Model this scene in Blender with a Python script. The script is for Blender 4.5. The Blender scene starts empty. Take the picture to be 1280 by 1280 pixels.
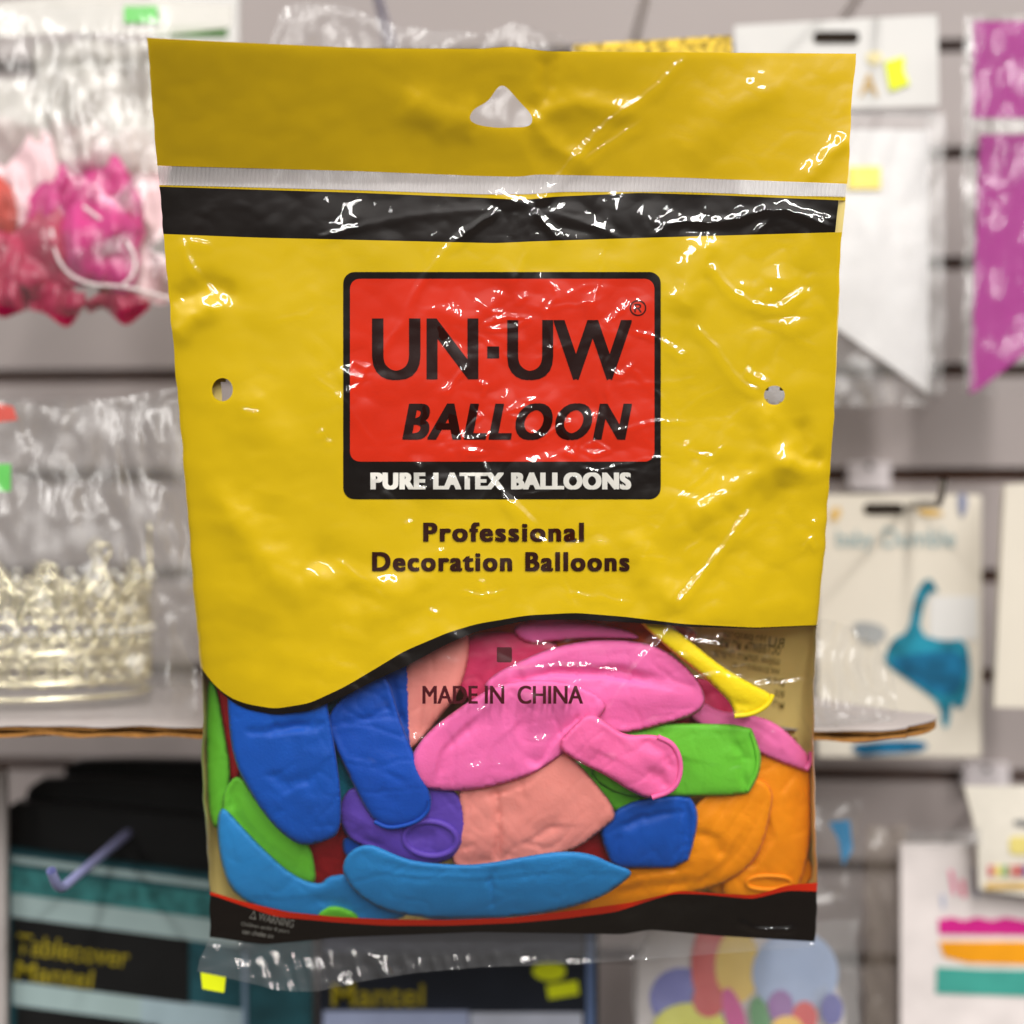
import bpy, bmesh, math, random
import numpy as np
from mathutils import Vector, Matrix
from mathutils.geometry import delaunay_2d_cdt

random.seed(7)
C = bpy.context.scene.collection
S = 0.00028            # metres per photo pixel at the plane of the packet
D = 0.5                # camera distance to that plane

# ------------------------------------------------------------------ helpers
def W(px, py, d):
    """a point at real depth d (metres beyond the packet's plane) seen at photo pixel (px, py)"""
    px = np.asarray(px, float); py = np.asarray(py, float); d = np.asarray(d, float)
    f = (D + d) / D
    x = (px - 640) * S * f; z = (640 - py) * S * f
    return np.stack(np.broadcast_arrays(x, d, z), -1)

def lin(r, g, b, k=1.0):
    def c(v):
        v /= 255.0
        return v / 12.92 if v <= 0.04045 else ((v + 0.055) / 1.055) ** 2.4
    return (min(1, c(r) * k), min(1, c(g) * k), min(1, c(b) * k))

def link(name, me, mat=None, parent=None):
    o = bpy.data.objects.new(name, me)
    C.objects.link(o)
    if mat: me.materials.append(mat)
    if parent: o.parent = parent
    return o

def np_mesh(name, verts, faces, smooth=True):
    """faces: (n,3) or (n,4) int array"""
    verts = np.asarray(verts, np.float32); faces = np.asarray(faces, np.int32)
    me = bpy.data.meshes.new(name)
    n, k = faces.shape
    me.vertices.add(len(verts)); me.vertices.foreach_set('co', verts.ravel())
    me.loops.add(n * k); me.loops.foreach_set('vertex_index', faces.ravel())
    me.polygons.add(n)
    me.polygons.foreach_set('loop_start', np.arange(0, n * k, k, dtype=np.int32))
    me.update(calc_edges=True)
    if smooth: me.polygons.foreach_set('use_smooth', np.ones(n, bool))
    me.validate()
    return me

def tag(o, label, cat, group=None, kind=None):
    if label: o['label'] = label
    if cat: o['category'] = cat
    if group: o['group'] = group
    if kind: o['kind'] = kind
    return o

def thing(name, label, cat, group=None):
    o = bpy.data.objects.new(name, None); C.objects.link(o)
    o.empty_display_size = 0.01
    return tag(o, label, cat, group)

def grid_faces(nr, nc):
    i = np.arange(nr * nc).reshape(nr, nc)
    return np.stack([i[:-1, :-1], i[1:, :-1], i[1:, 1:], i[:-1, 1:]], -1).reshape(-1, 4)

# ------------------------------------------------------------------ noise
def _hash(ix, iy, seed):
    h = (ix.astype(np.int64) * 374761393 + iy.astype(np.int64) * 668265263 + seed * 1442695041) & 0xFFFFFFFF
    h = ((h ^ (h >> 13)) * 1274126177) & 0xFFFFFFFF
    h = ((h ^ (h >> 16)) * 2246822519) & 0xFFFFFFFF
    return ((h ^ (h >> 15)) & 0xFFFFFF) / float(0x1000000)

def perlin(x, y, seed=0):
    x = np.asarray(x, float); y = np.asarray(y, float)
    ix = np.floor(x).astype(np.int64); iy = np.floor(y).astype(np.int64)
    fx = x - ix; fy = y - iy
    ux = fx**3 * (fx * (fx * 6 - 15) + 10); uy = fy**3 * (fy * (fy * 6 - 15) + 10)
    def g(a, b):
        t = _hash(ix + a, iy + b, seed) * 2 * np.pi
        return np.cos(t) * (fx - a) + np.sin(t) * (fy - b)
    n0 = g(0, 0) * (1 - ux) + g(1, 0) * ux
    n1 = g(0, 1) * (1 - ux) + g(1, 1) * ux
    return (n0 * (1 - uy) + n1 * uy) * 1.5

def worley(x, y, seed=0):
    ix = np.floor(x).astype(np.int64); iy = np.floor(y).astype(np.int64)
    best = np.full(np.shape(x), 9.0)
    for a in (-1, 0, 1):
        for b in (-1, 0, 1):
            cx = ix + a; cy = iy + b
            px = cx + _hash(cx, cy, seed); py = cy + _hash(cx, cy, seed + 77)
            best = np.minimum(best, np.hypot(px - x, py - y) + 0.25 * _hash(cx, cy, seed + 5))
    return best

def blur(a, s):
    if s <= 0: return a
    r = int(3 * s) + 1
    k = np.exp(-0.5 * (np.arange(-r, r + 1) / s) ** 2); k /= k.sum()
    p = np.pad(a, r, mode='edge')
    t = sum(k[i] * p[i:i + a.shape[0], :] for i in range(2 * r + 1))
    return sum(k[i] * t[:, i:i + a.shape[1]] for i in range(2 * r + 1))

def bilinear(img, x, y):
    h, w = img.shape
    x = np.clip(x, 0, w - 1.001); y = np.clip(y, 0, h - 1.001)
    ix = x.astype(int); iy = y.astype(int); fx = x - ix; fy = y - iy
    return (img[iy, ix] * (1 - fx) + img[iy, ix + 1] * fx) * (1 - fy) + (img[iy + 1, ix] * (1 - fx) + img[iy + 1, ix + 1] * fx) * fy

def seg_dist(X, Y, poly, closed=False):
    pts = list(poly) + ([poly[0]] if closed else [])
    best = np.full(np.shape(X), 1e9); tt = np.zeros(np.shape(X))
    n = len(pts) - 1
    for i in range(n):
        (x0, y0), (x1, y1) = pts[i], pts[i + 1]
        dx, dy = x1 - x0, y1 - y0; l2 = dx * dx + dy * dy + 1e-9
        t = np.clip(((X - x0) * dx + (Y - y0) * dy) / l2, 0, 1)
        d = np.hypot(X - x0 - t * dx, Y - y0 - t * dy)
        m = d < best
        best = np.where(m, d, best); tt = np.where(m, (i + t) / n, tt)
    return best, tt

# ------------------------------------------------------------------ materials
def new_mat(name):
    m = bpy.data.materials.new(name); m.use_nodes = True
    nt = m.node_tree
    for n in list(nt.nodes): nt.nodes.remove(n)
    return m, nt, nt.nodes.new('ShaderNodeOutputMaterial')

def mat(name, rgb, rough=0.6, spec=0.4, var=0.06, scale=60, bump=0.0, bscale=400, metal=0.0, sss=0.0, coat=0.0):
    m, nt, out = new_mat(name)
    b = nt.nodes.new('ShaderNodeBsdfPrincipled')
    b.inputs['Roughness'].default_value = rough
    b.inputs['Specular IOR Level'].default_value = spec
    b.inputs['Metallic'].default_value = metal
    b.inputs['Coat Weight'].default_value = coat
    if sss:
        b.inputs['Subsurface Weight'].default_value = sss
        b.inputs['Subsurface Radius'].default_value = (1.0, .7, .6)
        b.inputs['Subsurface Scale'].default_value = 0.002
    tc = nt.nodes.new('ShaderNodeTexCoord')
    nz = nt.nodes.new('ShaderNodeTexNoise'); nz.inputs['Scale'].default_value = scale; nz.inputs['Detail'].default_value = 4
    nt.links.new(tc.outputs['Object'], nz.inputs['Vector'])
    rp = nt.nodes.new('ShaderNodeValToRGB')
    rp.color_ramp.elements[0].position = .3; rp.color_ramp.elements[1].position = .7
    rp.color_ramp.elements[0].color = (*[c * (1 - var) for c in rgb], 1)
    rp.color_ramp.elements[1].color = (*[min(1, c * (1 + var)) for c in rgb], 1)
    nt.links.new(nz.outputs['Fac'], rp.inputs['Fac'])
    nt.links.new(rp.outputs['Color'], b.inputs['Base Color'])
    if bump:
        n2 = nt.nodes.new('ShaderNodeTexNoise'); n2.inputs['Scale'].default_value = bscale; n2.inputs['Detail'].default_value = 5
        nt.links.new(tc.outputs['Object'], n2.inputs['Vector'])
        bp = nt.nodes.new('ShaderNodeBump'); bp.inputs['Strength'].default_value = bump; bp.inputs['Distance'].default_value = 0.001
        nt.links.new(n2.outputs['Fac'], bp.inputs['Height']); nt.links.new(bp.outputs['Normal'], b.inputs['Normal'])
    nt.links.new(b.outputs[0], out.inputs['Surface'])
    return m

def film_mat(name, rough=0.05, haze=0.02, tint=(1, 1, 1), gain=1.6, hazecol=(.8, .8, .8), soft=0.0):
    """thin clear plastic film: see-through, with a fresnel gloss and a little milky scatter"""
    m, nt, out = new_mat(name)
    tr = nt.nodes.new('ShaderNodeBsdfTransparent'); tr.inputs[0].default_value = (*tint, 1)
    gl = nt.nodes.new('ShaderNodeBsdfGlossy'); gl.inputs['Roughness'].default_value = rough
    df = nt.nodes.new('ShaderNodeBsdfDiffuse'); df.inputs[0].default_value = (*hazecol, 1)
    fr = nt.nodes.new('ShaderNodeFresnel'); ge = nt.nodes.new('ShaderNodeNewGeometry'); mr = nt.nodes.new('ShaderNodeMapRange')
    mr.inputs[3].default_value = 1.5; mr.inputs[4].default_value = 1 / 1.5      # a thin sheet reflects alike from both sides
    nt.links.new(ge.outputs['Backfacing'], mr.inputs[0]); nt.links.new(mr.outputs[0], fr.inputs['IOR'])
    mu = nt.nodes.new('ShaderNodeMath'); mu.operation = 'MULTIPLY'; mu.use_clamp = True
    mu.inputs[1].default_value = gain
    nt.links.new(fr.outputs[0], mu.inputs[0])
    m1 = nt.nodes.new('ShaderNodeMixShader'); m1.inputs[0].default_value = haze
    nt.links.new(tr.outputs[0], m1.inputs[1]); nt.links.new(df.outputs[0], m1.inputs[2])
    m2 = nt.nodes.new('ShaderNodeMixShader')
    nt.links.new(mu.outputs[0], m2.inputs[0]); nt.links.new(m1.outputs[0], m2.inputs[1])
    g2 = nt.nodes.new('ShaderNodeBsdfGlossy'); g2.inputs['Roughness'].default_value = .26      # soft sheen of the worn film
    m3 = nt.nodes.new('ShaderNodeMixShader'); m3.inputs[0].default_value = soft
    nt.links.new(gl.outputs[0], m3.inputs[1]); nt.links.new(g2.outputs[0], m3.inputs[2]); nt.links.new(m3.outputs[0], m2.inputs[2])
    nt.links.new(m2.outputs[0], out.inputs['Surface'])
    return m

LAMP_X, LAMP_Z, LAMP_W = (-1.35, .25, 1.6), 1.6, .14      # rows of ceiling tubes
M_FILM = film_mat('clear film', rough=0.035, haze=0.002, gain=2.4, soft=.2)
M_FLAP = film_mat('clear flap film', rough=0.07, haze=0.07, gain=2.4, hazecol=(.6, .6, .62))
M_BAGFILM = film_mat('crinkled bag film', rough=0.24, haze=0.07, gain=1.6, hazecol=(.6, .6, .58))
M_BAGFILM2 = film_mat('milky bag film', rough=0.28, haze=0.22, gain=1.8, hazecol=(.42, .41, .40))
M_YEL = mat('yellow print', (0.70, 0.475, 0.001), .5, .08, .03, 25)
M_BLK = mat('black print', (0.005, 0.0022, 0.001), .6, .05, .15, 60)
M_RED = mat('red print', (0.68, 0.022, 0.0015), .55, .08, .04, 40)
M_INK = mat('dark ink', (0.016, 0.002, 0.001), .6, .05, .1, 60)
M_INK2 = mat('brown ink', (0.030, 0.005, 0.001), .6, .05, .1, 60)
M_INK3 = mat('maroon ink', (0.07, 0.003, 0.008), .5, .2, .1, 60)
M_WHITEINK = mat('white ink', (0.72, 0.70, 0.64), .5, .2, .05, 60)
M_DIMINK = mat('dull white ink', (0.26, 0.25, 0.22), .5, .2, .3, 300)
M_BACK = mat('yellow back film', (0.93, 0.74, 0.26), .5, .3, .08, 30)
M_GREYINK = mat('grey olive ink', (0.22, 0.16, 0.03), .6, .2, .1, 60)

# ------------------------------------------------------------------ the packet: outline and relief in photo pixels
_le = np.array([(47,183),(100,188),(150,192),(205,196),(240,200),(300,205),(380,212),(460,219),(560,228),(660,236),(750,243),(830,250),(900,254),(950,252),(1000,254),(1050,258),(1110,262),(1180,262),(1260,250)], float)
_re = np.array([(47,1071),(67,1070),(140,1064),(220,1060),(245,1057),(300,1052),(400,1048),(500,1044),(600,1037),(700,1030),(780,1021),(850,1018),(950,1018),(1050,1020),(1105,1022),(1180,1019),(1260,1010)], float)
def wob(v, seed): return 1.2 * perlin(np.asarray(v, float) / 22.0, np.zeros(np.shape(v)) + seed * 3.7, seed)
def XL(v): return np.interp(v, _le[:, 0], _le[:, 1]) + wob(v, 1)
def XR(v): return np.interp(v, _re[:, 0], _re[:, 1]) + wob(v, 2)
def curve(pts):
    a = np.array(sorted(pts), float)
    xs = np.arange(a[0, 0], a[-1, 0] + 1, 2.0)
    ys = np.interp(xs, a[:, 0], a[:, 1])
    k = np.exp(-0.5 * (np.arange(-8, 9) / 3.5) ** 2); k /= k.sum()
    ys = np.convolve(np.pad(ys, 8, mode='edge'), k, 'valid')
    return lambda u: np.interp(u, xs, ys)

TOP = curve([(183,47),(300,53),(450,60),(600,61),(640,58),(682,64),(800,65),(1071,67)])
HEADB = curve([(190,207),(450,214),(600,220),(650,221),(670,218),(850,222),(1065,230)])
ZIPB = curve([(190,231),(450,238),(600,243),(660,243),(700,240),(850,240),(1065,247)])
BANDT = curve([(190,233),(450,241),(600,247),(655,250),(690,246),(800,241),(900,244),(1065,251)])
BANDB = curve([(190,292),(320,297),(450,300),(620,304),(660,302),(750,299),(850,296),(1060,290)])
WAVE_T = curve([(230,800),(247,829),(268,857),(287,872),(308,880),(344,886),(387,879),(430,859),(469,836),(505,814),(559,791),(595,780),(660,769),(720,766),(782,771),(854,780),(943,784.5),(1040,780.5)])
WAVE_B = curve([(230,802),(247,833),(272,862),(290,878),(308,886.5),(344,893.5),(387,888.5),(433,869),(469,850),(505,834),(559,805),(595,789.5),(660,775),(720,774.5),(782,777.6),(854,783),(943,786),(1040,781.5)])
REDT = curve([(240,1110),(262,1114),(300,1126),(360,1140),(420,1146),(480,1149),(560,1150),(640,1147),(700,1140),(790,1128),(850,1113),(900,1117),(945,1119),(985,1106),(1040,1102)])
REDB = curve([(240,1114),(262,1118),(300,1131),(345,1146),(420,1153),(480,1157),(560,1157),(640,1154),(700,1149),(770,1140),(800,1130),(840,1117),(880,1118),(940,1124),(985,1113),(1040,1115)])
BLKB = curve([(240,1172),(262,1171),(330,1181),(420,1172),(520,1168),(600,1165),(780,1168),(812,1162),(900,1170),(1018,1177),(1040,1177)])
FLAPB = curve([(240,1212),(252,1216),(300,1226),(350,1238),(395,1240),(450,1227),(520,1216),(600,1209),(700,1206),(800,1200),(900,1192),(1040,1182)])

X0, Y0, NX, NY = 140, 20, 980, 1250
gx, gy = np.meshgrid(np.arange(NX) + X0, np.arange(NY) + Y0)
gx = gx.astype(float); gy = gy.astype(float)

def blob(cx, cy, rx, ry): return np.exp(-(((gx - cx) / rx) ** 2 + ((gy - cy) / ry) ** 2))

def crease(acc, pts, amp, sig, taper=True, wig=3.0):
    xs = [p[0] for p in pts]; ys = [p[1] for p in pts]
    pad = 5 * sig + 10
    a, b = int(max(0, min(xs) - pad - X0)), int(min(NX, max(xs) + pad - X0))
    c, d = int(max(0, min(ys) - pad - Y0)), int(min(NY, max(ys) + pad - Y0))
    sx, sy = gx[c:d, a:b], gy[c:d, a:b]
    wx = sx + wig * perlin(sx / 17, sy / 17, 31); wy = sy + wig * perlin(sx / 17, sy / 17, 32)
    dist, t = seg_dist(wx, wy, pts)
    w = np.exp(-0.5 * (dist / sig) ** 2)
    if taper: w = w * np.clip(np.minimum(t, 1 - t) * 5 + .25, 0, 1)
    acc[c:d, a:b] += amp * w

HD = np.zeros((NY, NX))
CR = [  # folds and creases in the film, ridge height and half-width in pixels
 ([(668,258),(709,207),(756,153),(815,114),(834,94),(858,69)], 3.2, 4.5),
 ([(672,254),(729,200),(772,172),(807,149)], 2.6, 5),
 ([(668,256),(674,219),(647,164)], 2.2, 5),
 ([(668,262),(702,301)], 3, 3.5), ([(672,260),(690,266),(748,282),(776,299)], 2.6, 4),
 ([(394,297),(496,270),(621,260)], 3.0, 7),
 ([(625,262),(574,293),(527,348),(511,379),(504,403),(484,426),(468,453)], 2.6, 4.5),
 ([(645,262),(640,300)], -3, 6), ([(668,258),(610,240)], 2, 4),
 ([(811,299),(842,274),(905,278),(971,256),(1045,286)], 3, 4), ([(842,276),(852,298)], 2.2, 3), ([(971,258),(1047,276)], 2, 3), ([(975,258),(940,296)], 1.6, 4),
 ([(889,329),(912,360),(940,379),(971,387),(994,371),(1010,360)], 3.2, 6),
 ([(869,407),(889,426),(908,453),(932,485),(959,489)], 3.2, 5.5), ([(932,461),(963,481)], 2.4, 4),
 ([(885,293),(870,340),(850,395)], 4, 14), ([(823,422),(858,446)], 2.4, 5), ([(998,380),(1001,442)], 2, 4),
 ([(228,297),(238,332),(277,375)], 3, 7), ([(232,299),(269,309)], 2.2, 4), ([(215,380),(260,355),(300,372)], -4, 10), ([(215,425),(240,395),(275,380)], 3.5, 9),
 ([(939,634),(904,685),(871,724),(846,756),(851,765)], 3.4, 5),
 ([(1000,613),(982,652),(965,695),(945,737)], 3.0, 5), ([(939,652),(932,681),(930,713),(929,746),(907,785)], 2.8, 4.5),
 ([(763,480),(767,527),(769,552)], 1.6, 3), ([(624,613),(641,638),(667,674),(694,681)], 2.4, 4), ([(630,618),(656,642),(672,660)], 2.0, 3.5),
 ([(839,781),(821,807),(796,828),(774,868),(756,895)], 3.0, 5), ([(749,674),(762,728)], 1.8, 3.5),
 ([(1017,573),(1019,605)], 3, 4), ([(1000,520),(1004,570),(1032,575)], -4, 9), ([(960,500),(958,560),(1000,590)], 3.5, 10),
 ([(860,650),(930,600),(1010,572)], 4, 14), ([(1010,668),(1022,690)], 4, 5),
 ([(612,330),(604,448),(605,490),(600,560),(612,620)], 2.2, 6),
 ([(300,480),(350,560),(330,640)], 3, 22), ([(290,620),(330,700),(300,780)], 3, 24), ([(380,690),(450,720),(440,800)], -3.5, 18), ([(380,725),(430,715),(500,740)], 3.5, 12),
 ([(260,600),(320,690),(390,760)], 2.5, 14), ([(420,780),(490,760),(540,700)], 3, 16), ([(790,660),(810,720),(850,760)], 3.5, 14),
 ([(500,120),(560,150),(600,150)], 4, 16), ([(640,60),(634,100)], 4, 6), ([(686,60),(680,120),(664,140)], -4, 8), ([(664,140),(720,128),(800,140)], 2.5, 10),
 ([(660,140),(690,180),(740,210)], 2.2, 8), ([(850,210),(900,140),(1000,90)], 2.5, 18), ([(1000,230),(1040,190),(1060,170)], 2.5, 8),
 ([(870,800),(930,860),(1015,850)], 3, 7), ([(940,850),(1015,880)], 3, 5), ([(985,870),(1004,900),(1012,930)], 3, 5), ([(860,850),(900,842),(920,850)], 2.2, 4),
 ([(870,855),(935,845)], 2.4, 4), ([(855,800),(895,806)], 3.5, 6), ([(920,1150),(950,1164),(1000,1160)], 2.6, 4), ([(870,1120),(880,1168)], 2.5, 9), ([(770,1148),(810,1120),(860,1128)], 3.5, 9),
 ([(625,840),(720,830),(780,842)], 1.2, 6), ([(705,790),(690,900)], 1.0, 3), ([(735,800),(738,900)], 1.0, 3), ([(820,800),(812,1000)], 1.0, 3.5), ([(760,1000),(770,1100)], 1.0, 3),
]
MC = np.zeros((NY, NX))                     # sharp creases of the outer clear film
FOLDS = []
for pts, a, s in CR:
    if s > 7.5: crease(HD, pts, a * 1.05, s)
    else:
        FOLDS.append((pts, s)); crease(HD, pts, a * .20, s * 1.6)
LOOPS = [([(604,410),(609,404),(630,396),(661,398),(646,409),(617,411),(604,410)], 1.3), ([(612,391),(625,390),(618,397),(632,401)], 1.5), ([(643,379),(656,371),(650,379),(643,379)], 1.2),
 ([(427,471),(443,453),(458,458),(450,478),(435,491),(428,478)], 1.5), ([(584,458),(569,474),(558,494)], 1.4), ([(599,478),(607,481),(602,497)], 1.4), ([(589,509),(599,519),(584,537),(579,546),(591,550),(617,542)], 1.3),
 ([(632,517),(646,510),(664,511),(650,523),(632,517)], 1.3), ([(658,537),(679,546),(709,528),(699,520),(692,527)], 1.3), ([(717,540),(709,566),(718,569),(725,540)], 1.2), ([(728,561),(743,553),(761,563),(741,568),(728,561)], 1.2),
 ([(579,573),(581,563),(610,566)], 1.2), ([(604,578),(613,602),(630,619)], 1.9), ([(728,586),(743,589),(732,596)], 1.0), ([(525,583),(530,609),(500,610)], 1.2), ([(764,464),(778,469),(791,455)], 1.3), ([(761,478),(766,560)], .9),
 ([(695,373),(682,389),(684,409),(692,432),(682,442)], 1.0), ([(764,399),(781,386)], 1.2), ([(791,415),(814,419),(822,424)], 1.1), ([(300,513),(324,516)], 1.7), ([(396,545),(404,538)], 1.5), ([(408,553),(415,553)], 1.5),
 ([(506,657),(513,652),(510,664)], 1.4), ([(547,690),(556,688)], 1.1), ([(600,725),(604,735)], 1.4), ([(537,763),(548,768)], 1.4), ([(855,800),(880,806),(905,808)], 2.2), ([(860,795),(858,806)], 2), ([(900,840),(935,832)], 1.6), ([(990,875),(1000,895),(1012,920)], 2.0), ([(951,935),(961,926),(969,940)], 2),
 ([(868,843),(897,830)], 1.5), ([(985,830),(1015,852)], 1.5), ([(1000,690),(1016,672),(1020,688)], 2.0), ([(1015,655),(1022,650)], 1.4), ([(860,565),(890,572),(905,558)], 1.2), ([(856,560),(862,553)], 1.2), ([(345,1003),(372,1006)], .8), ([(318,1045),(300,1120)], .8), ([(262,1060),(272,1100)], 1.2), ([(258,1000),(266,1060)], 1.0)]
for pts, a in LOOPS: crease(MC, pts, a * 1.25, 2.2, wig=1.5)
rng = random.Random(12)
for _ in range(46):      # short random folds all over, most of them on the busy side
    cx = rng.gauss(800, 130) if rng.random() < .7 else rng.uniform(240, 1000)
    cy = rng.uniform(300, 760)
    an = rng.gauss(-0.9, .8); L = rng.uniform(15, 60)
    dx, dy = math.cos(an) * L, math.sin(an) * L
    crease(MC, [(cx - dx, cy - dy), (cx + rng.uniform(-8, 8), cy + rng.uniform(-8, 8)), (cx + dx, cy + dy)], rng.uniform(.3, .9), rng.uniform(1.7, 2.6))
# crumpled cells
amp = (0.42 * blob(610, 390, 70, 60) + 0.9 * blob(445, 470, 30, 30) + .4 * blob(590, 530, 70, 50) + .42 * blob(710, 540, 80, 40) + .35 * blob(770, 390, 50, 50)
       + 0.8 * blob(985, 380, 45, 60) + .8 * blob(520, 600, 50, 25) + .5 * blob(930, 640, 110, 120) + .5 * blob(720, 690, 60, 30)
       + .7 * blob(880, 810, 60, 40) + .2 * blob(700, 275, 140, 20) + .15 * blob(900, 280, 120, 20) + .5 * blob(960, 880, 60, 80) + .08 * blob(440, 280, 120, 18)
       + .45 * blob(850, 1150, 120, 30) + .12)
wx = gx + 9 * perlin(gx / 40, gy / 40, 3); wy = gy + 9 * perlin(gx / 40, gy / 40, 4)
cr1 = worley(wx / 46, wy / 40, 9); cr2 = worley(wx / 24 + 5, wy / 21, 19)
amp = amp + .75 * blob(640, 930, 380, 130) + .5 * blob(330, 1090, 70, 60) + .4 * blob(960, 960, 60, 120)
HD = HD + blur(amp * (-(cr1 - .45) * 2.5), 4)
MC = blur(MC + amp * (-(cr1 - .45) * 6.0 - (cr2 - .45) * 3.2), .7)
KM = np.ones((NY, NX))
MC = np.maximum(MC * .85 * np.interp(gy, [190, 245], [1.6, 1]), -1.3)
soft = np.interp(gy, [60, 230, 300, 1100, 1180], [.35, .35, 1, 1, .5])
HD += soft * (2.2 * perlin(gx / 140, gy / 140, 1) + 0.6 * perlin(gx / 62 + 4, gy / 62, 2) + 0.16 * perlin(gx / 26, gy / 26, 6))
HD = blur(HD, 1.3)
# flap gathers along the bottom seal
fl = np.clip((gy - 1185) / 20, 0, 1) * np.clip((gx - 300) / 50, 0, 1) * np.clip((760 - gx) / 200, 0, 1)
HD += fl * (7 * perlin(gx / 14 - gy / 60, gy / 70, 41) + 3 * perlin(gx / 30 - gy / 40, gy / 50, 42))
HD += np.clip((gy - 1172) / 10, 0, 1) * 1.2 * perlin(gx / 20, gy / 14, 43)

def env(u, v):
    s = np.clip((u - XL(v)) / (XR(v) - XL(v)), 0, 1)
    return np.clip(4 * s * (1 - s), 0, 1)
_pv = np.arange(0, 1300.0)
_pp = np.interp(_pv, [0, 235, 300, 500, 700, 850, 980, 1060, 1110, 1150, 1178, 1300], [0, 1, 8, 22, 40, 60, 66, 58, 40, 18, 2, 0])
_pp = np.convolve(np.pad(_pp, 20, mode='edge'), np.ones(41) / 41, 'valid')
def HS(u, v):
    head = np.clip(228 - v, 0, 400) * np.interp(u, [180, 640, 1080], [.30, .18, -.08])
    flap = np.clip(v - 1178, 0, 400) * 0.30
    return np.interp(v, _pv, _pp) * env(u, v) ** 0.55 + head + flap
def tilt(v): return -0.020 + 0.042 * (v - 50) / 1130.0
def bag_depth(u, v, k=0.0, detail=1.0):
    h = HS(u, v)
    if detail: h = h + bilinear(HD, u - X0, v - Y0)
    if detail > 1: h = h + bilinear(MC, u - X0, v - Y0)
    return tilt(v) + (k - h) * S
def BP(u, v, k=0.0, detail=1.0): return W(u, v, bag_depth(u, v, k, detail))

def sheet(name, tf, bf, k, mt, parent, nu, nv, lf=XL, rf=XR, holes=(), inset=0.0, extra=None, detail=1):
    """a strip of the packet's skin between two curves; holes: closed outlines cut out of it"""
    s = np.linspace(0, 1, nu)[None, :]; t = np.linspace(0, 1, nv)[:, None]
    u = 640 + 0 * s * t; v = u * 0
    um = np.linspace(200, 1060, nu)[None, :] + 0 * t
    for _ in range(4):
        v = tf(um) * (1 - t) + bf(um) * t
        um = (lf(v) + inset) * (1 - s) + (rf(v) - inset) * s
    u = um; v = tf(u) * (1 - t) + bf(u) * t
    F = grid_faces(nv, nu)
    u = u.ravel().copy(); v = v.ravel().copy()
    for poly in holes:
        cu = u[F].mean(1); cv = v[F].mean(1)
        inside = in_poly(cu, cv, poly)
        edge_v = np.zeros(len(u), bool); edge_v[F[inside].ravel()] = True
        keep_v = np.zeros(len(u), bool); keep_v[F[~inside].ravel()] = True
        b = np.where(edge_v & keep_v)[0]
        for i in b:
            q = nearest_on(poly, u[i], v[i]); u[i], v[i] = q
        F = F[~inside]
    kk = k if extra is None else k + extra(u, v)
    P = BP(u, v, kk, detail)
    return link(name, np_mesh(name, P, F), mt, parent)

def in_poly(x, y, poly):
    r = np.zeros(x.shape, bool); n = len(poly); j = n - 1
    for i in range(n):
        xi, yi = poly[i]; xj, yj = poly[j]
        c = ((yi > y) != (yj > y)) & (x < (xj - xi) * (y - yi) / (yj - yi + 1e-12) + xi)
        r ^= c; j = i
    return r
def nearest_on(poly, x, y):
    best = None
    n = len(poly)
    for i in range(n):
        x0, y0 = poly[i]; x1, y1 = poly[(i + 1) % n]
        dx, dy = x1 - x0, y1 - y0
        t = max(0, min(1, ((x - x0) * dx + (y - y0) * dy) / (dx * dx + dy * dy + 1e-9)))
        qx, qy = x0 + t * dx, y0 + t * dy
        d = (qx - x) ** 2 + (qy - y) ** 2
        if best is None or d < best[0]: best = (d, qx, qy)
    return best[1], best[2]
def chaikin(pts, n=2, closed=True):
    p = [tuple(map(float, q)) for q in pts]
    for _ in range(n):
        o = []
        m = len(p)
        for i in range(m if closed else m - 1):
            a, b = p[i], p[(i + 1) % m]
            o += [(a[0] * .75 + b[0] * .25, a[1] * .75 + b[1] * .25), (a[0] * .25 + b[0] * .75, a[1] * .25 + b[1] * .75)]
        p = o if closed else [p[0]] + o + [p[-1]]
    return p
def resample(pts, step, closed=True):
    p = np.array(list(pts) + ([pts[0]] if closed else []), float)
    seg = np.hypot(*np.diff(p, axis=0).T); L = np.concatenate([[0], np.cumsum(seg)])
    n = max(8, int(L[-1] / step))
    t = np.linspace(0, L[-1], n + 1)[: n if closed else n + 1]
    return np.stack([np.interp(t, L, p[:, 0]), np.interp(t, L, p[:, 1])], -1)
def rounded(x0, y0, x1, y1, r, n=6):
    out = []
    for cx, cy, a in ((x1 - r, y0 + r, -90), (x1 - r, y1 - r, 0), (x0 + r, y1 - r, 90), (x0 + r, y0 + r, 180)):
        for i in range(n + 1):
            t = math.radians(a + 90 * i / n); out.append((cx + r * math.cos(t), cy + r * math.sin(t)))
    return out
def ellipse(cx, cy, rx, ry, n=32, rot=0):
    c, s = math.cos(rot), math.sin(rot)
    return [(cx + rx * math.cos(a) * c - ry * math.sin(a) * s, cy + rx * math.cos(a) * s + ry * math.sin(a) * c) for a in (2 * math.pi * i / n for i in range(n))]

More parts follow.
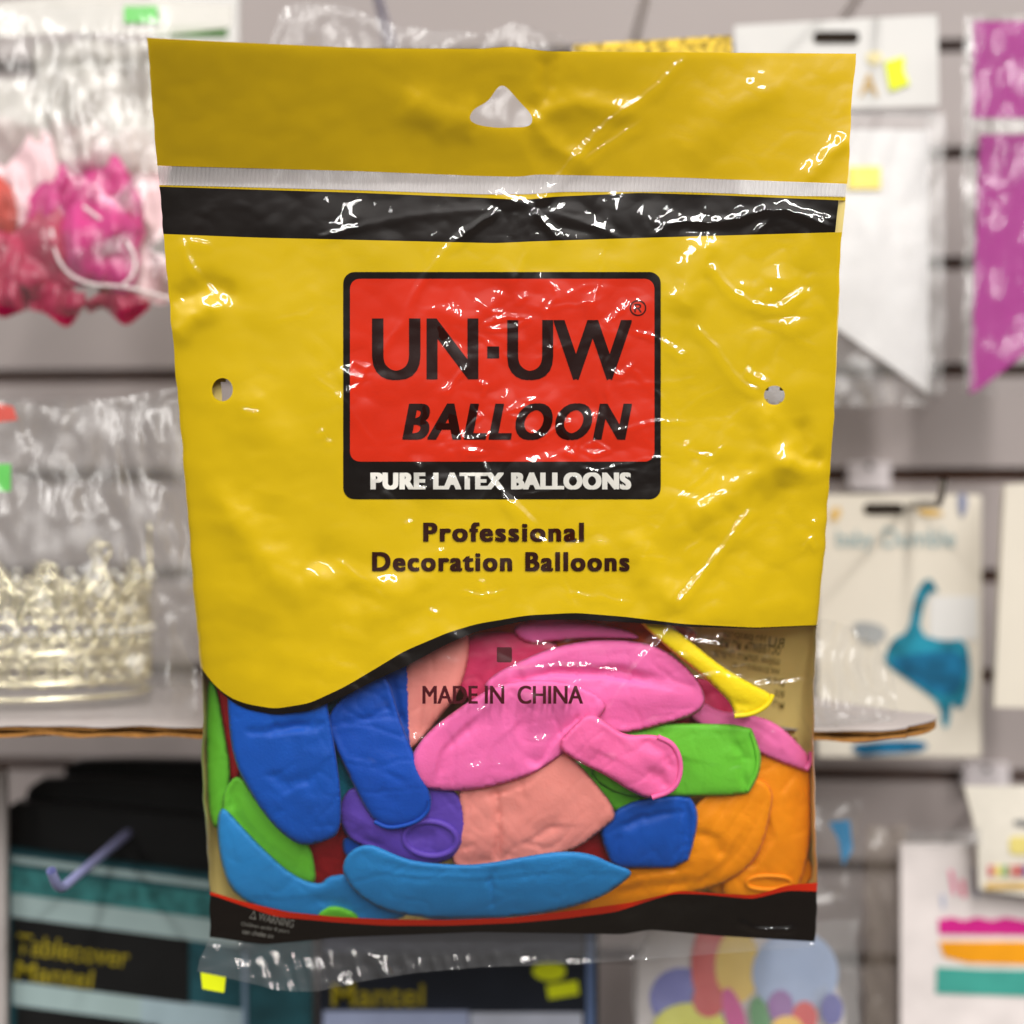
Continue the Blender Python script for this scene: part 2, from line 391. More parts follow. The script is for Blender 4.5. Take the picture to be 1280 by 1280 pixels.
def cdt(outline, spacing, jitter=0.25):
    """fill a closed outline with evenly sized triangles"""
    o = np.asarray(outline, float)
    xs = np.arange(o[:, 0].min(), o[:, 0].max(), spacing); ys = np.arange(o[:, 1].min(), o[:, 1].max(), spacing * .87)
    X, Y = np.meshgrid(xs, ys); X[1::2] += spacing / 2
    r = np.random.RandomState(3); X = X + (r.rand(*X.shape) - .5) * jitter * spacing; Y = Y + (r.rand(*Y.shape) - .5) * jitter * spacing
    X = X.ravel(); Y = Y.ravel()
    m = in_poly(X, Y, [tuple(q) for q in o])
    X, Y = X[m], Y[m]
    d, _ = seg_dist(X, Y, [tuple(q) for q in o], True)
    m = d > spacing * .45
    pts = [Vector(q) for q in o] + [Vector(q) for q in zip(X[m], Y[m])]
    res = delaunay_2d_cdt(pts, [], [list(range(len(o)))], 1, 1e-5)
    V = np.array([tuple(q) for q in res[0]]); Fc = np.array([list(f) for f in res[2] if len(f) == 3], int)
    a, b, c = V[Fc[:, 0]], V[Fc[:, 1]], V[Fc[:, 2]]
    area = (b[:, 0] - a[:, 0]) * (c[:, 1] - a[:, 1]) - (b[:, 1] - a[:, 1]) * (c[:, 0] - a[:, 0])
    Fc[area < 0] = Fc[area < 0][:, ::-1]
    return V, Fc

def decal(name, outline, k, mt, parent, spacing=4):
    V, F = cdt(resample(outline, 3), spacing)
    return link(name, np_mesh(name, BP(V[:, 0], V[:, 1], k), F), mt, parent)

def text2d(body, box, shear=0.0, bold=0.0, space=1.0, mirror=False, rot=0.0, cell=5.0):
    """flat lettering fitted to a pixel box, cut finely enough to follow the film"""
    cu = bpy.data.curves.new('lettering', 'FONT'); cu.body = body; cu.size = 1; cu.offset = bold
    cu.space_character = space; cu.resolution_u = 5; cu.fill_mode = 'FRONT'
    o = bpy.data.objects.new('lettering_source', cu); C.objects.link(o)
    bpy.context.view_layer.update()
    me = bpy.data.meshes.new_from_object(o.evaluated_get(bpy.context.evaluated_depsgraph_get()))
    bpy.data.objects.remove(o); bpy.data.curves.remove(cu)
    n = len(me.vertices); co = np.empty(n * 3); me.vertices.foreach_get('co', co); co = co.reshape(-1, 3)
    x, y = co[:, 0] + shear * co[:, 1], co[:, 1]
    x = (x - x.min()) / (x.max() - x.min()); y = (y - y.min()) / (y.max() - y.min())
    if mirror: x = 1 - x
    x0, y0, x1, y1 = box
    u = x0 + x * (x1 - x0); v = y1 + y * (y0 - y1)
    if rot:
        cx, cy = (x0 + x1) / 2, (y0 + y1) / 2
        c, s = math.cos(rot), math.sin(rot)
        u, v = cx + (u - cx) * c - (v - cy) * s, cy + (u - cx) * s + (v - cy) * c
    co[:, 0] = u; co[:, 1] = v; co[:, 2] = 0
    me.vertices.foreach_set('co', co.ravel())
    if cell:
        bm = bmesh.new(); bm.from_mesh(me)
        bmesh.ops.remove_doubles(bm, verts=bm.verts, dist=1e-4)
        for ax, lo, hi in ((0, u.min(), u.max()), (1, v.min(), v.max())):
            for q in np.arange(lo + cell / 2, hi, cell):
                p = [0, 0, 0]; p[ax] = q; nn = [0, 0, 0]; nn[ax] = 1
                bmesh.ops.bisect_plane(bm, geom=bm.verts[:] + bm.edges[:] + bm.faces[:], plane_co=p, plane_no=nn, dist=1e-4)
        bm.to_mesh(me); bm.free()
    return me
def set_from_px(me, fn):
    n = len(me.vertices); co = np.empty(n * 3); me.vertices.foreach_get('co', co); co = co.reshape(-1, 3)
    P = fn(co[:, 0], co[:, 1]); me.vertices.foreach_set('co', P.astype(np.float32).ravel()); me.update()
    me.polygons.foreach_set('use_smooth', np.ones(len(me.polygons), bool))
    return me
def lettering(name, body, box, k, mt, parent, weight=0.0, **kw):
    # heavy letters: the same outline laid down several times, nudged sideways like a double strike
    x0, y0, x1, y1 = box; w = weight
    shifts = [(0, 0)] if not w else [(-w, -w * .35), (w, -w * .35), (-w, w * .35), (w, w * .35), (0, 0)]
    allv, allf = [], []
    for i, (dx, dy) in enumerate(shifts):
        me = set_from_px(text2d(body, (x0 + w + dx, y0 + w * .35 + dy, x1 - w + dx, y1 - w * .35 + dy), **kw), lambda u, v: BP(u, v, k - i * .07))
        b = len(allv)
        allv += [tuple(v.co) for v in me.vertices]; allf += [[b + q for q in p.vertices] for p in me.polygons]
        bpy.data.meshes.remove(me)
    me = bpy.data.meshes.new(name); me.from_pydata(allv, [], allf); me.update()
    me.polygons.foreach_set('use_smooth', np.ones(len(me.polygons), bool))
    return link(name, me, mt, parent)

def fold_slopes(u, v, nx, ny):
    """how steep the lit flank of a fold at (u, v), falling away along (nx, ny), has to be to mirror one of the ceiling rows"""
    e = 6.0
    H = lambda a, b: -bag_depth(np.array([a]), np.array([b]), 0, 1)[0] / S
    gu = (H(u + e, v) - H(u - e, v)) / (2 * e); gv = (H(u, v + e) - H(u, v - e)) / (2 * e)
    P = W(u, v, float(bag_depth(np.array([u]), np.array([v]))[0]))
    V = np.array([0, -D, 0]) - P; V = V / np.linalg.norm(V)
    m = np.linspace(.06, .75, 140)
    N = np.stack([-(gu - m * nx), -np.ones_like(m), (gv - m * ny)], -1); N /= np.linalg.norm(N, axis=1)[:, None]
    R = 2 * (N @ V)[:, None] * N - V
    t = (LAMP_Z - P[2]) / np.where(R[:, 2] > 1e-3, R[:, 2], 1e-3)
    x = P[0] + t * R[:, 0]; y = P[1] + t * R[:, 1]
    ok = (R[:, 2] > .02) & (y < -.8) & (y > -7.8)
    out = []
    for lx in LAMP_X:
        f = np.where(ok, np.abs(x - lx), 9)
        i = f.argmin()
        if f[i] < .09: out.append(float(m[i]))
    return out
ADD = np.zeros((NY, NX))
frng = random.Random(5)
for pts, sg in FOLDS:
    rs = resample(chaikin(pts, 1, False), 9.0, False)
    tg = np.gradient(rs, axis=0); tg /= np.linalg.norm(tg, axis=1)[:, None] + 1e-9
    best = None
    for side in (1, -1):
        ms = [fold_slopes(p_[0], p_[1], -t_[1] * side, t_[0] * side) for p_, t_ in zip(rs, tg)]
        sc_ = sum(1 for q in ms if q)
        if best is None or sc_ > best[0]: best = (sc_, side, ms)
    sc_, side, ms = best
    last = None; val = []
    for q in ms:
        if q: last = min(q, key=lambda z: abs(z - (last if last is not None else .25)))
        val.append(last if q else np.nan)
    val = np.array(val, float)
    if np.isnan(val).all(): continue
    idx = np.arange(len(val)); good = ~np.isnan(val); val = np.interp(idx, idx[good], val[good])
    val = np.convolve(np.pad(val, 1, mode='edge'), [.25, .5, .25], 'valid')
    wd = np.array([frng.uniform(3.2, 6.4) for _ in val]); wd = np.convolve(np.pad(wd, 1, mode='edge'), [.25, .5, .25], 'valid')
    a_, b_ = int(max(0, rs[:, 0].min() - 40 - X0)), int(min(NX, rs[:, 0].max() + 40 - X0))
    c_, d_ = int(max(0, rs[:, 1].min() - 40 - Y0)), int(min(NY, rs[:, 1].max() + 40 - Y0))
    sx, sy = gx[c_:d_, a_:b_], gy[c_:d_, a_:b_]
    wx_ = sx + 1.6 * perlin(sx / 13, sy / 13, 81); wy_ = sy + 1.6 * perlin(sx / 13, sy / 13, 82)
    bd = np.full(sx.shape, 1e9); sdv = np.zeros(sx.shape); tt = np.zeros(sx.shape); n_ = len(rs) - 1
    for i in range(n_):
        (x0, y0), (x1, y1) = rs[i], rs[i + 1]; dx, dy = x1 - x0, y1 - y0; l_ = math.hypot(dx, dy) + 1e-9
        t_ = np.clip(((wx_ - x0) * dx + (wy_ - y0) * dy) / l_ ** 2, 0, 1)
        e_ = np.hypot(wx_ - x0 - t_ * dx, wy_ - y0 - t_ * dy); mm = e_ < bd
        bd = np.where(mm, e_, bd); tt = np.where(mm, i + t_, tt)
        sdv = np.where(mm, ((wx_ - x0) * -dy + (wy_ - y0) * dx) / l_ * side, sdv)
    sd = bd * np.sign(sdv)
    m_ = np.interp(tt, idx, val); w_ = np.interp(tt, idx, wd)
    end = np.clip(np.minimum(tt, n_ - tt) * .8, 0, 1)
    ADD[c_:d_, a_:b_] += end * m_ * np.where(sd > 0, np.maximum(w_ - sd, 0) , w_ * np.exp(-(sd / 7.0) ** 2))
    KM[c_:d_, a_:b_] *= 1 - .9 * np.exp(-(bd / 9.0) ** 2) * end
MC = MC * KM + blur(ADD, .6)
MC *= (1 - .95 * blob(712, 694, 18, 12)) * (1 - .8 * blob(560, 602, 45, 10)) * (1 - .8 * blob(657, 668, 14, 10))

# ------------------------------------------------------------------ the packet
bag = thing('balloon_packet', 'big yellow plastic packet of party balloons with red logo and clear window', 'balloon packet')
HOLE = chaikin([(626,106),(634,109),(650,128),(664,142),(666,152),(660,159),(640,159),(626,160),(606,158),(591,154),(586,147),(592,136),(610,127),(620,112)], 2)
PUNCH_A = ellipse(278, 487, 13, 14.5); PUNCH_B = ellipse(968, 494, 13, 12)
sheet('clear_film', TOP, BLKB, 0.0, M_FILM, bag, 700, 900, holes=(HOLE, PUNCH_A, PUNCH_B), detail=2)
M_HEAD = mat('shade-tinted yellow print', (0.70, 0.455, 0.001), .5, .08, .03, 25)  # same yellow print as the panel, header shade mixed in as a warmer tone
sheet('header_panel', TOP, HEADB, 2.6, M_HEAD, bag, 300, 62, holes=(HOLE,))
M_ZIP = film_mat('zip plastic', rough=.2, haze=.62, gain=2.0, hazecol=(.85, .82, .82))
sheet('zip_strip', lambda u: HEADB(u) + .5, lambda u: ZIPB(u) - .5, 1.6, M_ZIP, bag, 900, 9, inset=1, extra=lambda u, v: -1.0 * np.sin(2 * np.pi * (u + .1 * v) / 5.2))
sheet('zip_edge', lambda u: ZIPB(u), lambda u: BANDT(u), 2.6, M_YEL, bag, 220, 3)
BACKK = 8
band = sheet('header_band', BANDT, BANDB, 2.6, M_BLK, bag, 290, 22, rf=lambda v: XR(v) - 9)
sheet('printed_panel', BANDB, WAVE_T, 2.6, M_YEL, bag, 290, 200, holes=(PUNCH_A, PUNCH_B))
sheet('curved_border', WAVE_T, WAVE_B, 2.6, M_BLK, bag, 300, 6)
sheet('red_strip', REDT, REDB, 2.6, M_RED, bag, 260, 5)
bb = sheet('bottom_band', REDB, BLKB, 2.6, M_BLK, bag, 260, 18)
sheet('bottom_flap', BLKB, FLAPB, 1.2, M_FLAP, bag, 560, 52, lf=lambda v: XL(v) - np.clip((v - 1170) / 3, 0, 10), rf=XR, detail=2)
badge = decal('logo_badge', rounded(429, 340, 826, 624, 14), 2.0, M_BLK, bag)
for v in badge.data.vertices: pass
decal('logo_field', rounded(437.5, 348.5, 818, 577, 12), 1.55, M_RED, badge)
lettering('brand_lettering', 'UN', (465, 398, 598, 475), 1.1, M_INK, badge, weight=2.5)
lettering('brand_lettering', 'UW', (634, 400, 790, 475), 1.1, M_INK, badge, weight=2.5)
decal('brand_dot', [(609, 433), (624, 433), (624, 448), (609, 448)], 1.1, M_INK, badge)
lettering('brand_lettering', 'BALLOON', (503, 504, 790, 550), 1.1, M_INK, badge, shear=.22, bold=.008, weight=2.3, space=1.16)
lettering('badge_lettering', 'PURE LATEX BALLOONS', (463, 590.5, 789, 612), 1.1, M_WHITEINK, badge, bold=.012, weight=1.7, space=1.12)
lettering('registered_mark', '\u00ae', (787, 375, 808, 395), 1.1, M_INK, badge)
lettering('slogan_lettering', 'Professional', (529, 653, 730, 677), 1.1, M_INK2, bag, cell=3.5, bold=.008, weight=1.35, space=1.2)
lettering('slogan_lettering', 'Decoration Balloons', (465, 690, 787, 714), 1.1, M_INK2, bag, cell=3.5, bold=.008, weight=1.35, space=1.2)
lettering('origin_lettering', 'MADE IN  CHINA', (528, 857, 729, 880), 1.6, M_INK3, bag, weight=.7)
decal('origin_square', [(621, 809), (640, 809), (640, 828), (621, 828)], 1.6, M_INK3, bag)
lettering('warning_lettering', '\u25b3 WARNING', (312, 1143, 368, 1154), 1.4, M_DIMINK, bb, rot=.22)
for i, (s, x0, x1, y) in enumerate((('Children under 8 years', 301, 362, 1157), ('can choke on', 303, 342, 1164))):
    lettering('warning_lettering', s, (x0, y, x1, y + 6), 1.4, M_DIMINK, bb, rot=.16)

# back of the packet: printed yellow film, closed onto the front at the side seams
def back_panel():
    nu, nv = 120, 260
    s = np.linspace(0, 1, nu)[None, :]; t = np.linspace(0, 1, nv)[:, None]
    v = 245 + (1158 - 245) * t + 0 * s
    u = XL(v) * (1 - s) + XR(v) * s
    e = env(u, v)
    prof = np.interp(v, [240, 300, 600, 780, 850, 1080, 1150, 1176], [4, 8, 22, 60, 135, 135, 80, 4])
    off = prof * (0.28 + .72 * e ** .5)
    off[:, 0] = 3; off[:, -1] = 3
    off = off + np.where(e > .02, 2.0 * perlin(u / 40, v / 40, 61), 0)
    dep = tilt(v) + off * S
    dep[:, 1:-1] = np.maximum(dep, bag_depth(u, v, 7.0))[:, 1:-1]
    P = W(u.ravel(), v.ravel(), dep.ravel())
    F = grid_faces(nv, nu)
    for poly in (ellipse(288, 489, 13, 14), PUNCH_B):
        F = F[~in_poly(u.ravel()[F].mean(1), v.ravel()[F].mean(1), poly)]
    o = link('back_panel', np_mesh('back_panel', P, F), M_BACK, bag)
    return o
back = back_panel()
def back_k(u, v): return tilt(v) + (np.interp(v, [780, 850, 1080], [60, 135, 135]) * (.28 + .72 * env(u, v) ** .5) - 4) * S
for body, box in (('RU', (961, 797, 980, 809)), ('\u041d\u0435 \u0440\u0430\u0437\u0440\u0435\u0448', (905, 790, 957, 801)), ('\u043e\u0441\u0442\u0430\u0432\u0438\u0442\u044c \u043d\u0435 \u043d\u0430', (900, 803, 976, 814)), ('\u0448\u0430\u0440\u0438\u043a \u043b\u043e\u043f\u043d\u0435\u0442. \u041f\u0435\u0440\u0435\u0434', (893, 816, 975, 828)), ('\u0438\u0433\u0440\u0430\u0439\u0442\u0435 \u0441', (915, 830, 974, 840)), ('\u0440\u0442\u0430', (958, 848, 980, 858)), ('\u0438\u0445', (968, 862, 980, 871)), ('\u043d\u0435', (966, 876, 980, 885))):
    me = set_from_px(text2d(body, box, mirror=True, rot=.14, cell=8), lambda u, v: W(u, v, back_k(u, v)))
    me.name = 'back_lettering'; link('back_lettering', me, M_GREYINK, back)

# ------------------------------------------------------------------ the balloons inside
def latex(name, rgb):
    m = mat(name, rgb, .55, .3, .09, 38, bump=.14, bscale=1100, sss=.15)
    b = next(n for n in m.node_tree.nodes if n.type == 'BSDF_PRINCIPLED')
    b.inputs['Sheen Weight'].default_value = .05; b.inputs['Sheen Roughness'].default_value = .4      # talc on the rubber
    return m
LX = dict(blue=latex('blue latex', lin(8, 84, 186)), blue2=latex('deep blue latex', lin(8, 76, 180)), sky=latex('sky blue latex', lin(40, 142, 214)), pink=latex('hot pink latex', lin(250, 112, 180)),
          pink2=latex('rose pink latex', lin(250, 108, 170)), salmon=latex('salmon latex', lin(252, 152, 142)), green=latex('lime green latex', lin(108, 200, 52)), orange=latex('orange latex', lin(250, 148, 2)),
          yellow=latex('yellow latex', lin(250, 218, 10)), red=latex('dark red latex', lin(170, 22, 30)), purple=latex('violet latex', lin(98, 70, 180)), teal=latex('teal latex', lin(20, 135, 160)),
          tang=latex('tangerine latex', lin(236, 96, 20)), crimson=latex('crimson pink latex', lin(222, 60, 110)), orchid=latex('orchid pink latex', lin(232, 110, 170)), plum=latex('dark violet latex', lin(58, 45, 140)))

def kk(u, v, k): return k * (0.55 + .45 * env(u, v) ** .4)
def inside_depth(u, v, k): return tilt(v) + (kk(u, v, k) - HS(u, v)) * S

def tube(name, pts, r, mt, parent, closed=False, seg=8):
    """a round cord through 3-D points"""
    P = np.asarray(pts, float); n = len(P)
    if closed: T = np.roll(P, -1, 0) - np.roll(P, 1, 0)
    else: T = np.gradient(P, axis=0)
    T /= np.linalg.norm(T, axis=1)[:, None] + 1e-12
    ref = np.array([1.0, 0, 0]) if np.abs(T[:, 1]).mean() > .6 else np.array([0, 1.0, 0])
    A = np.cross(T, ref); A /= np.linalg.norm(A, axis=1)[:, None] + 1e-9
    B = np.cross(T, A)
    rr = np.broadcast_to(np.asarray(r, float), (n,))
    V = []
    for i in range(n):
        for j in range(seg):
            a = 2 * math.pi * j / seg
            V.append(P[i] + rr[i] * (math.cos(a) * A[i] + math.sin(a) * B[i]))
    F = []
    for i in range(n if closed else n - 1):
        for j in range(seg):
            a = i * seg + j; b = i * seg + (j + 1) % seg; i2 = (i + 1) % n
            F.append((a, b, i2 * seg + (j + 1) % seg, i2 * seg + j))
    return link(name, np_mesh(name, V, F), mt, parent)

def balloon(label, col, outline, level, T=8.0, R=16.0, creases=(), rim=None, rimr=3.2, rim_closed=False, slope=(0, 0), noise=1.0, seed=0, smooth=2, steps=()):
    k0 = 15 + 12 * level
    ax = sum(p[0] for p in outline) / len(outline); ay = sum(p[1] for p in outline) / len(outline)
    gw = 1.22 if level >= 4.9 else 1.12 if level >= 3.9 else 1.05 if level >= 2 else 1.02
    outline = [(ax + (x - ax) * gw, ay + (y - ay) * gw) for x, y in outline]
    T *= .5; R *= .38
    oy = np.array([q[1] for q in outline]); lo_, hi_ = XL(oy) + 5, XR(oy) - 5
    outline = [(min(max(q[0], a_), b_), q[1]) for q, a_, b_ in zip(outline, lo_, hi_)]
    out = resample(chaikin(outline, smooth), 2.4)
    V, F = cdt(out, 3.2)
    u, v = V[:, 0], V[:, 1]
    d, _ = seg_dist(u, v, [tuple(q) for q in out], True)
    q = np.clip(d / R, 0, 1)
    h = T * np.sqrt(1 - (1 - q) ** 2)
    fade = np.clip(d / 10, 0, 1)
    rs = random.Random(seed); dm = max(d.max(), 1)
    h = h + 6.0 * np.sqrt(np.clip(1 - (1 - d / dm) ** 2, 0, 1)) + fade * (rs.uniform(-.05, .05) * (u - u.mean()) + rs.uniform(-.06, .06) * (v - v.mean()))
    for pts, a, s_ in steps:          # a lip where one layer of rubber lies folded over the next
        best = np.full(u.shape, 1e9); side = np.zeros(u.shape); n_ = len(pts) - 1; tt = np.zeros(u.shape)
        uu = u + 4 * perlin(u / 30, v / 30, seed + 17)
        for i, ((x0, y0), (x1, y1)) in enumerate(zip(pts[:-1], pts[1:])):
            dx, dy = x1 - x0, y1 - y0
            t = np.clip(((uu - x0) * dx + (v - y0) * dy) / (dx * dx + dy * dy), 0, 1)
            e = np.hypot(uu - x0 - t * dx, v - y0 - t * dy); m = e < best
            best = np.where(m, e, best); side = np.where(m, np.sign((uu - x0) * dy - (v - y0) * dx), side); tt = np.where(m, (i + t) / n_, tt)
        sd = best * side
        h = h + a * np.where(sd > 0, np.exp(-sd / s_), np.exp(sd / 1.3)) * np.clip(np.minimum(tt, 1 - tt) * 5, 0, 1) * np.clip(d / 5, 0, 1)
    for pts, a, s in creases:
        e, t = seg_dist(u + 3 * perlin(u / 25, v / 25, seed + 7), v + 3 * perlin(u / 25, v / 25, seed + 8), pts)
        h = h + 1.5 * a * np.exp(-.5 * (e / s) ** 2) * np.clip(np.minimum(t, 1 - t) * 4 + .3, 0, 1) * np.clip(d / 5, 0, 1)
    h = h + noise * fade * (2.4 * perlin(u / 55 + seed, v / 55, 100 + seed) + .8 * perlin(u / 24, v / 24 + seed, 200 + seed))
    an = rs.uniform(0, 3.14); ca, sa = math.cos(an), math.sin(an)
    ru, rv = u * ca + v * sa, -u * sa + v * ca
    pw = perlin(ru / 95 + seed, rv / 34, 300 + seed) + .25 * perlin(ru / 40, rv / 20 + seed, 400 + seed)
    h = h + noise * fade * (2.6 * pw - 1.9 * np.exp(-(pw / .085) ** 2))
    pw2 = perlin(-ru / 30 + seed, rv / 70 + ru / 90, 500 + seed)
    h = h + noise * fade * (1.2 * pw2 - .9 * np.exp(-(pw2 / .07) ** 2))
    cx, cy = u.mean(), v.mean()
    sl = slope[0] * (u - cx) + slope[1] * (v - cy)
    h = h + sl; h = np.where(h > 0, 10.5 * np.tanh(h / 10.5), h)
    front = W(u, v, np.maximum(inside_depth(u, v, k0) - h * S, bag_depth(u, v, 5.0)))
    rear = W(u, v, inside_depth(u, v, k0) + (2.0 * np.sqrt(q) - np.minimum(sl, 0) * 0) * S - np.minimum(sl, k0 * .5) * S)
    nb = len(V)
    isb = d < .5
    idx = np.where(isb, np.arange(nb), nb + np.arange(nb))
    allv = np.concatenate([front, rear])
    FF = np.concatenate([F, idx[F][:, ::-1]])
    me = np_mesh('latex_balloon', allv, FF)
    o = link('latex_balloon', me, LX[col]); tag(o, label, 'balloon', 'assorted balloons inside the packet')
    if rim:
        rp = resample(chaikin(rim, 2, rim_closed), 3.0, rim_closed)
        fd = front[:, 1]
        dd = np.array([fd[np.argsort((u - x) ** 2 + (v - y) ** 2)[:6]].min() for x, y in rp]) + rimr * .15 * S
        for _ in range(3): dd = (np.roll(dd, 1) + dd + np.roll(dd, -1)) / 3 if rim_closed else np.concatenate([dd[:1], (dd[:-2] + dd[1:-1] + dd[2:]) / 3, dd[-1:]])
        tube('rolled_rim', W(rp[:, 0], rp[:, 1], dd), rimr * S, LX[col], o, rim_closed)
    return o

balloon('wide blue balloon hanging under the lowest dip of the wavy black border', 'blue', [(284,830),(300,822),(345,818),(400,840),(410,890),(420,949),(426,997),(424,1040),(408,1049),(385,1055),(368,1052),(342,1031),(314,992),(295,955),(287,912)], 0, 9, 22,
        creases=[([(298,920),(345,912),(395,905)], -5, 5), ([(300,930),(350,926),(400,918)], 3, 5), ([(330,965),(360,982),(395,966)], -3.5, 6), ([(345,1003),(372,1006),(395,1001)], 3, 4)], seed=1, steps=[([(292,960),(330,948),(400,952),(420,940)], 4, 22)])
balloon('blue balloon neck with straight sides beside the wide blue balloon', 'blue2', [(405,900),(440,860),(482,835),(499,900),(522,955),(539,994),(537,1012),(520,1029),(484,1036),(462,1020),(443,982),(420,935)], 1, 8, 16,
        creases=[([(440,945),(480,960),(510,985)], -2, 4), ([(430,900),(470,880)], 1.5, 7), ([(470,985),(500,1005)], -1.5, 6)], rim=[(536,1000),(536,1014),(519,1029),(486,1036),(468,1027)], rimr=2.6, seed=2, steps=[([(424,950),(470,958),(520,975)], 4, 18), ([(412,905),(460,900),(496,880)], -3, 14)])
balloon('large hot pink balloon folded across the middle under the printed origin words', 'pink', [(514,948),(528,925),(548,905),(580,882),(618,858),(660,850),(720,855),(760,880),(745,900),(728,915),(706,940),(670,965),(640,976),(600,986),(560,988),(526,984)], 1, 9, 26,
        creases=[([(530,960),(550,915),(590,885)], 5, 8), ([(545,975),(560,930),(600,900)], -4, 8), ([(650,880),(660,930),(665,960)], -2.5, 8), ([(700,870),(720,900)], 3, 8)], seed=3, steps=[([(540,975),(552,940),(580,905),(620,880)], 6, 24), ([(668,965),(690,930),(735,885)], -5, 26), ([(600,980),(615,930),(660,890)], 4, 22)])
balloon('pink balloon lobe with a long fold under the printed square', 'pink', [(608,862),(622,844),(650,830),(690,812),(740,802),(790,803),(825,812),(856,836),(874,862),(876,880),(862,893),(820,905),(780,915),(740,910),(700,890),(650,875)], 2, 9, 20,
        creases=[([(630,852),(700,838),(760,840),(830,850)], -5, 6), ([(650,838),(720,822),(800,826)], 3, 8), ([(700,872),(780,872),(850,868)], 2.5, 10), ([(600,850),(640,846)], 3, 6)], seed=4, steps=[([(620,862),(690,842),(760,846),(860,866)], -6, 16), ([(640,836),(720,816),(800,812)], 4, 14)])
balloon('short pink balloon neck crossing the green balloon', 'pink2', [(696,934),(716,910),(738,890),(760,905),(782,920),(815,918),(840,924),(852,945),(852,970),(842,990),(815,999),(790,990),(760,970),(725,953)], 0, 8, 14,
        creases=[([(745,900),(790,930),(830,960)], 2, 5), ([(800,965),(825,972),(835,985)], -4, 5), ([(800,930),(830,938),(838,965)], -3.5, 5)], rim=[(822,921),(842,930),(851,950),(850,972),(840,989),(815,997)], rimr=3.4, seed=5, steps=[([(725,930),(780,952),(820,975)], 4, 12)])
balloon('lime green balloon neck lying open beside the pink rolled rim', 'green', [(770,915),(790,907),(850,906),(934,908),(941,925),(948,945),(946,965),(936,985),(930,992),(860,994),(800,996),(760,985),(740,960)], 3, 8, 12,
        creases=[([(918,928),(928,945),(930,990)], -5, 4), ([(912,935),(920,950)], 4, 6), ([(860,930),(900,960)], 1.5, 12)], rim=[(938,915),(947,942),(946,966),(934,988)], rimr=2.4, seed=6, steps=[([(780,960),(850,945),(915,960)], 4, 20)], smooth=1)
balloon('narrow green balloon end showing between the salmon and hot pink balloons', 'green', [(715,950),(735,955),(770,970),(805,985),(800,1000),(770,1014),(745,1000),(725,975)], 4, 6, 10, creases=[([(740,985),(790,985)], 3, 6)], seed=7)
balloon('yellow balloon neck with thick rim pointing down the window side', 'yellow', [(790,770),(830,775),(862,800),(900,832),(940,855),(966,868),(962,880),(940,893),(918,896),(914,880),(900,865),(870,838),(840,815)], 1, 8, 14,
        creases=[([(860,815),(900,850),(930,875)], 2.5, 6), ([(918,878),(935,882)], -4, 4)], rim=[(966,868),(960,882),(940,893),(918,895)], rimr=3.2, seed=8, steps=[([(850,810),(900,845),(940,880)], 4, 10)])
balloon('orchid pink balloon neck beneath the yellow rim', 'orchid', [(866,895),(885,880),(905,893),(940,896),(968,905),(990,925),(1013,943),(1014,956),(1006,962),(985,955),(960,945),(930,930),(890,915)], 4, 7, 12,
        creases=[([(900,905),(950,918),(990,945)], 2, 5)], rim=[(1013,940),(1015,952),(1007,962)], rimr=3.5, seed=9)
balloon('crimson pink balloon wedged behind the yellow neck', 'crimson', [(820,860),(865,850),(900,860),(930,885),(920,905),(880,900),(840,895)], 5, 6, 12, creases=[([(850,880),(890,870)], -3, 5)], seed=10)
balloon('dark red balloon in the gap over the green neck', 'red', [(790,900),(840,880),(880,888),(905,905),(900,925),(830,925),(795,918)], 5.6, 5, 10, seed=11)
balloon('rounded orange balloon bulging beside the blue open neck', 'orange', [(690,1128),(740,1105),(790,1080),(850,1030),(880,1000),(900,985),(935,980),(955,995),(952,1020),(945,1050),(935,1075),(905,1100),(860,1112),(820,1130),(760,1142),(710,1146)], 4, 9, 24,
        creases=[([(870,1040),(895,1050),(905,1075)], -4, 7), ([(880,1020),(900,1045)], 3, 8), ([(760,1115),(830,1108),(890,1098)], -3, 5), ([(860,1080),(900,1072)], 3, 6)], seed=12, steps=[([(860,1110),(900,1080),(935,1020)], 5, 20), ([(720,1125),(800,1095),(870,1085)], -5, 16)])
balloon('tall orange balloon against the clear side seam', 'orange', [(930,985),(945,960),(955,940),(985,955),(1012,962),(1014,1000),(1005,1050),(995,1090),(985,1108),(940,1112),(910,1105),(920,1070),(935,1030)], 5, 8, 18,
        creases=[([(965,1010),(950,1060),(925,1095)], -5, 6), ([(958,985),(978,1010),(970,1050)], 3, 8), ([(1000,980),(975,1000)], 2.5, 6)], rim=[(932,1100),(950,1094),(985,1096),(992,1106),(965,1113),(935,1110)], rimr=2.6, rim_closed=True, seed=13, steps=[([(958,1000),(970,1050),(940,1095)], 6, 18)])
balloon('bright blue balloon neck with square open end', 'blue', [(752,1035),(768,1015),(800,1000),(858,995),(868,1010),(870,1025),(866,1048),(856,1082),(800,1084),(770,1083),(758,1060)], 3, 8, 11,
        creases=[([(775,1035),(800,1022),(850,1012)], -4, 5), ([(772,1040),(772,1080)], -4, 4), ([(858,1000),(856,1080)], -4, 4), ([(800,1050),(840,1048)], 2, 12)], seed=14, steps=[([(764,1034),(800,1018),(862,1010)], 5, 14), ([(852,1000),(850,1080)], 5, 14)], smooth=1)
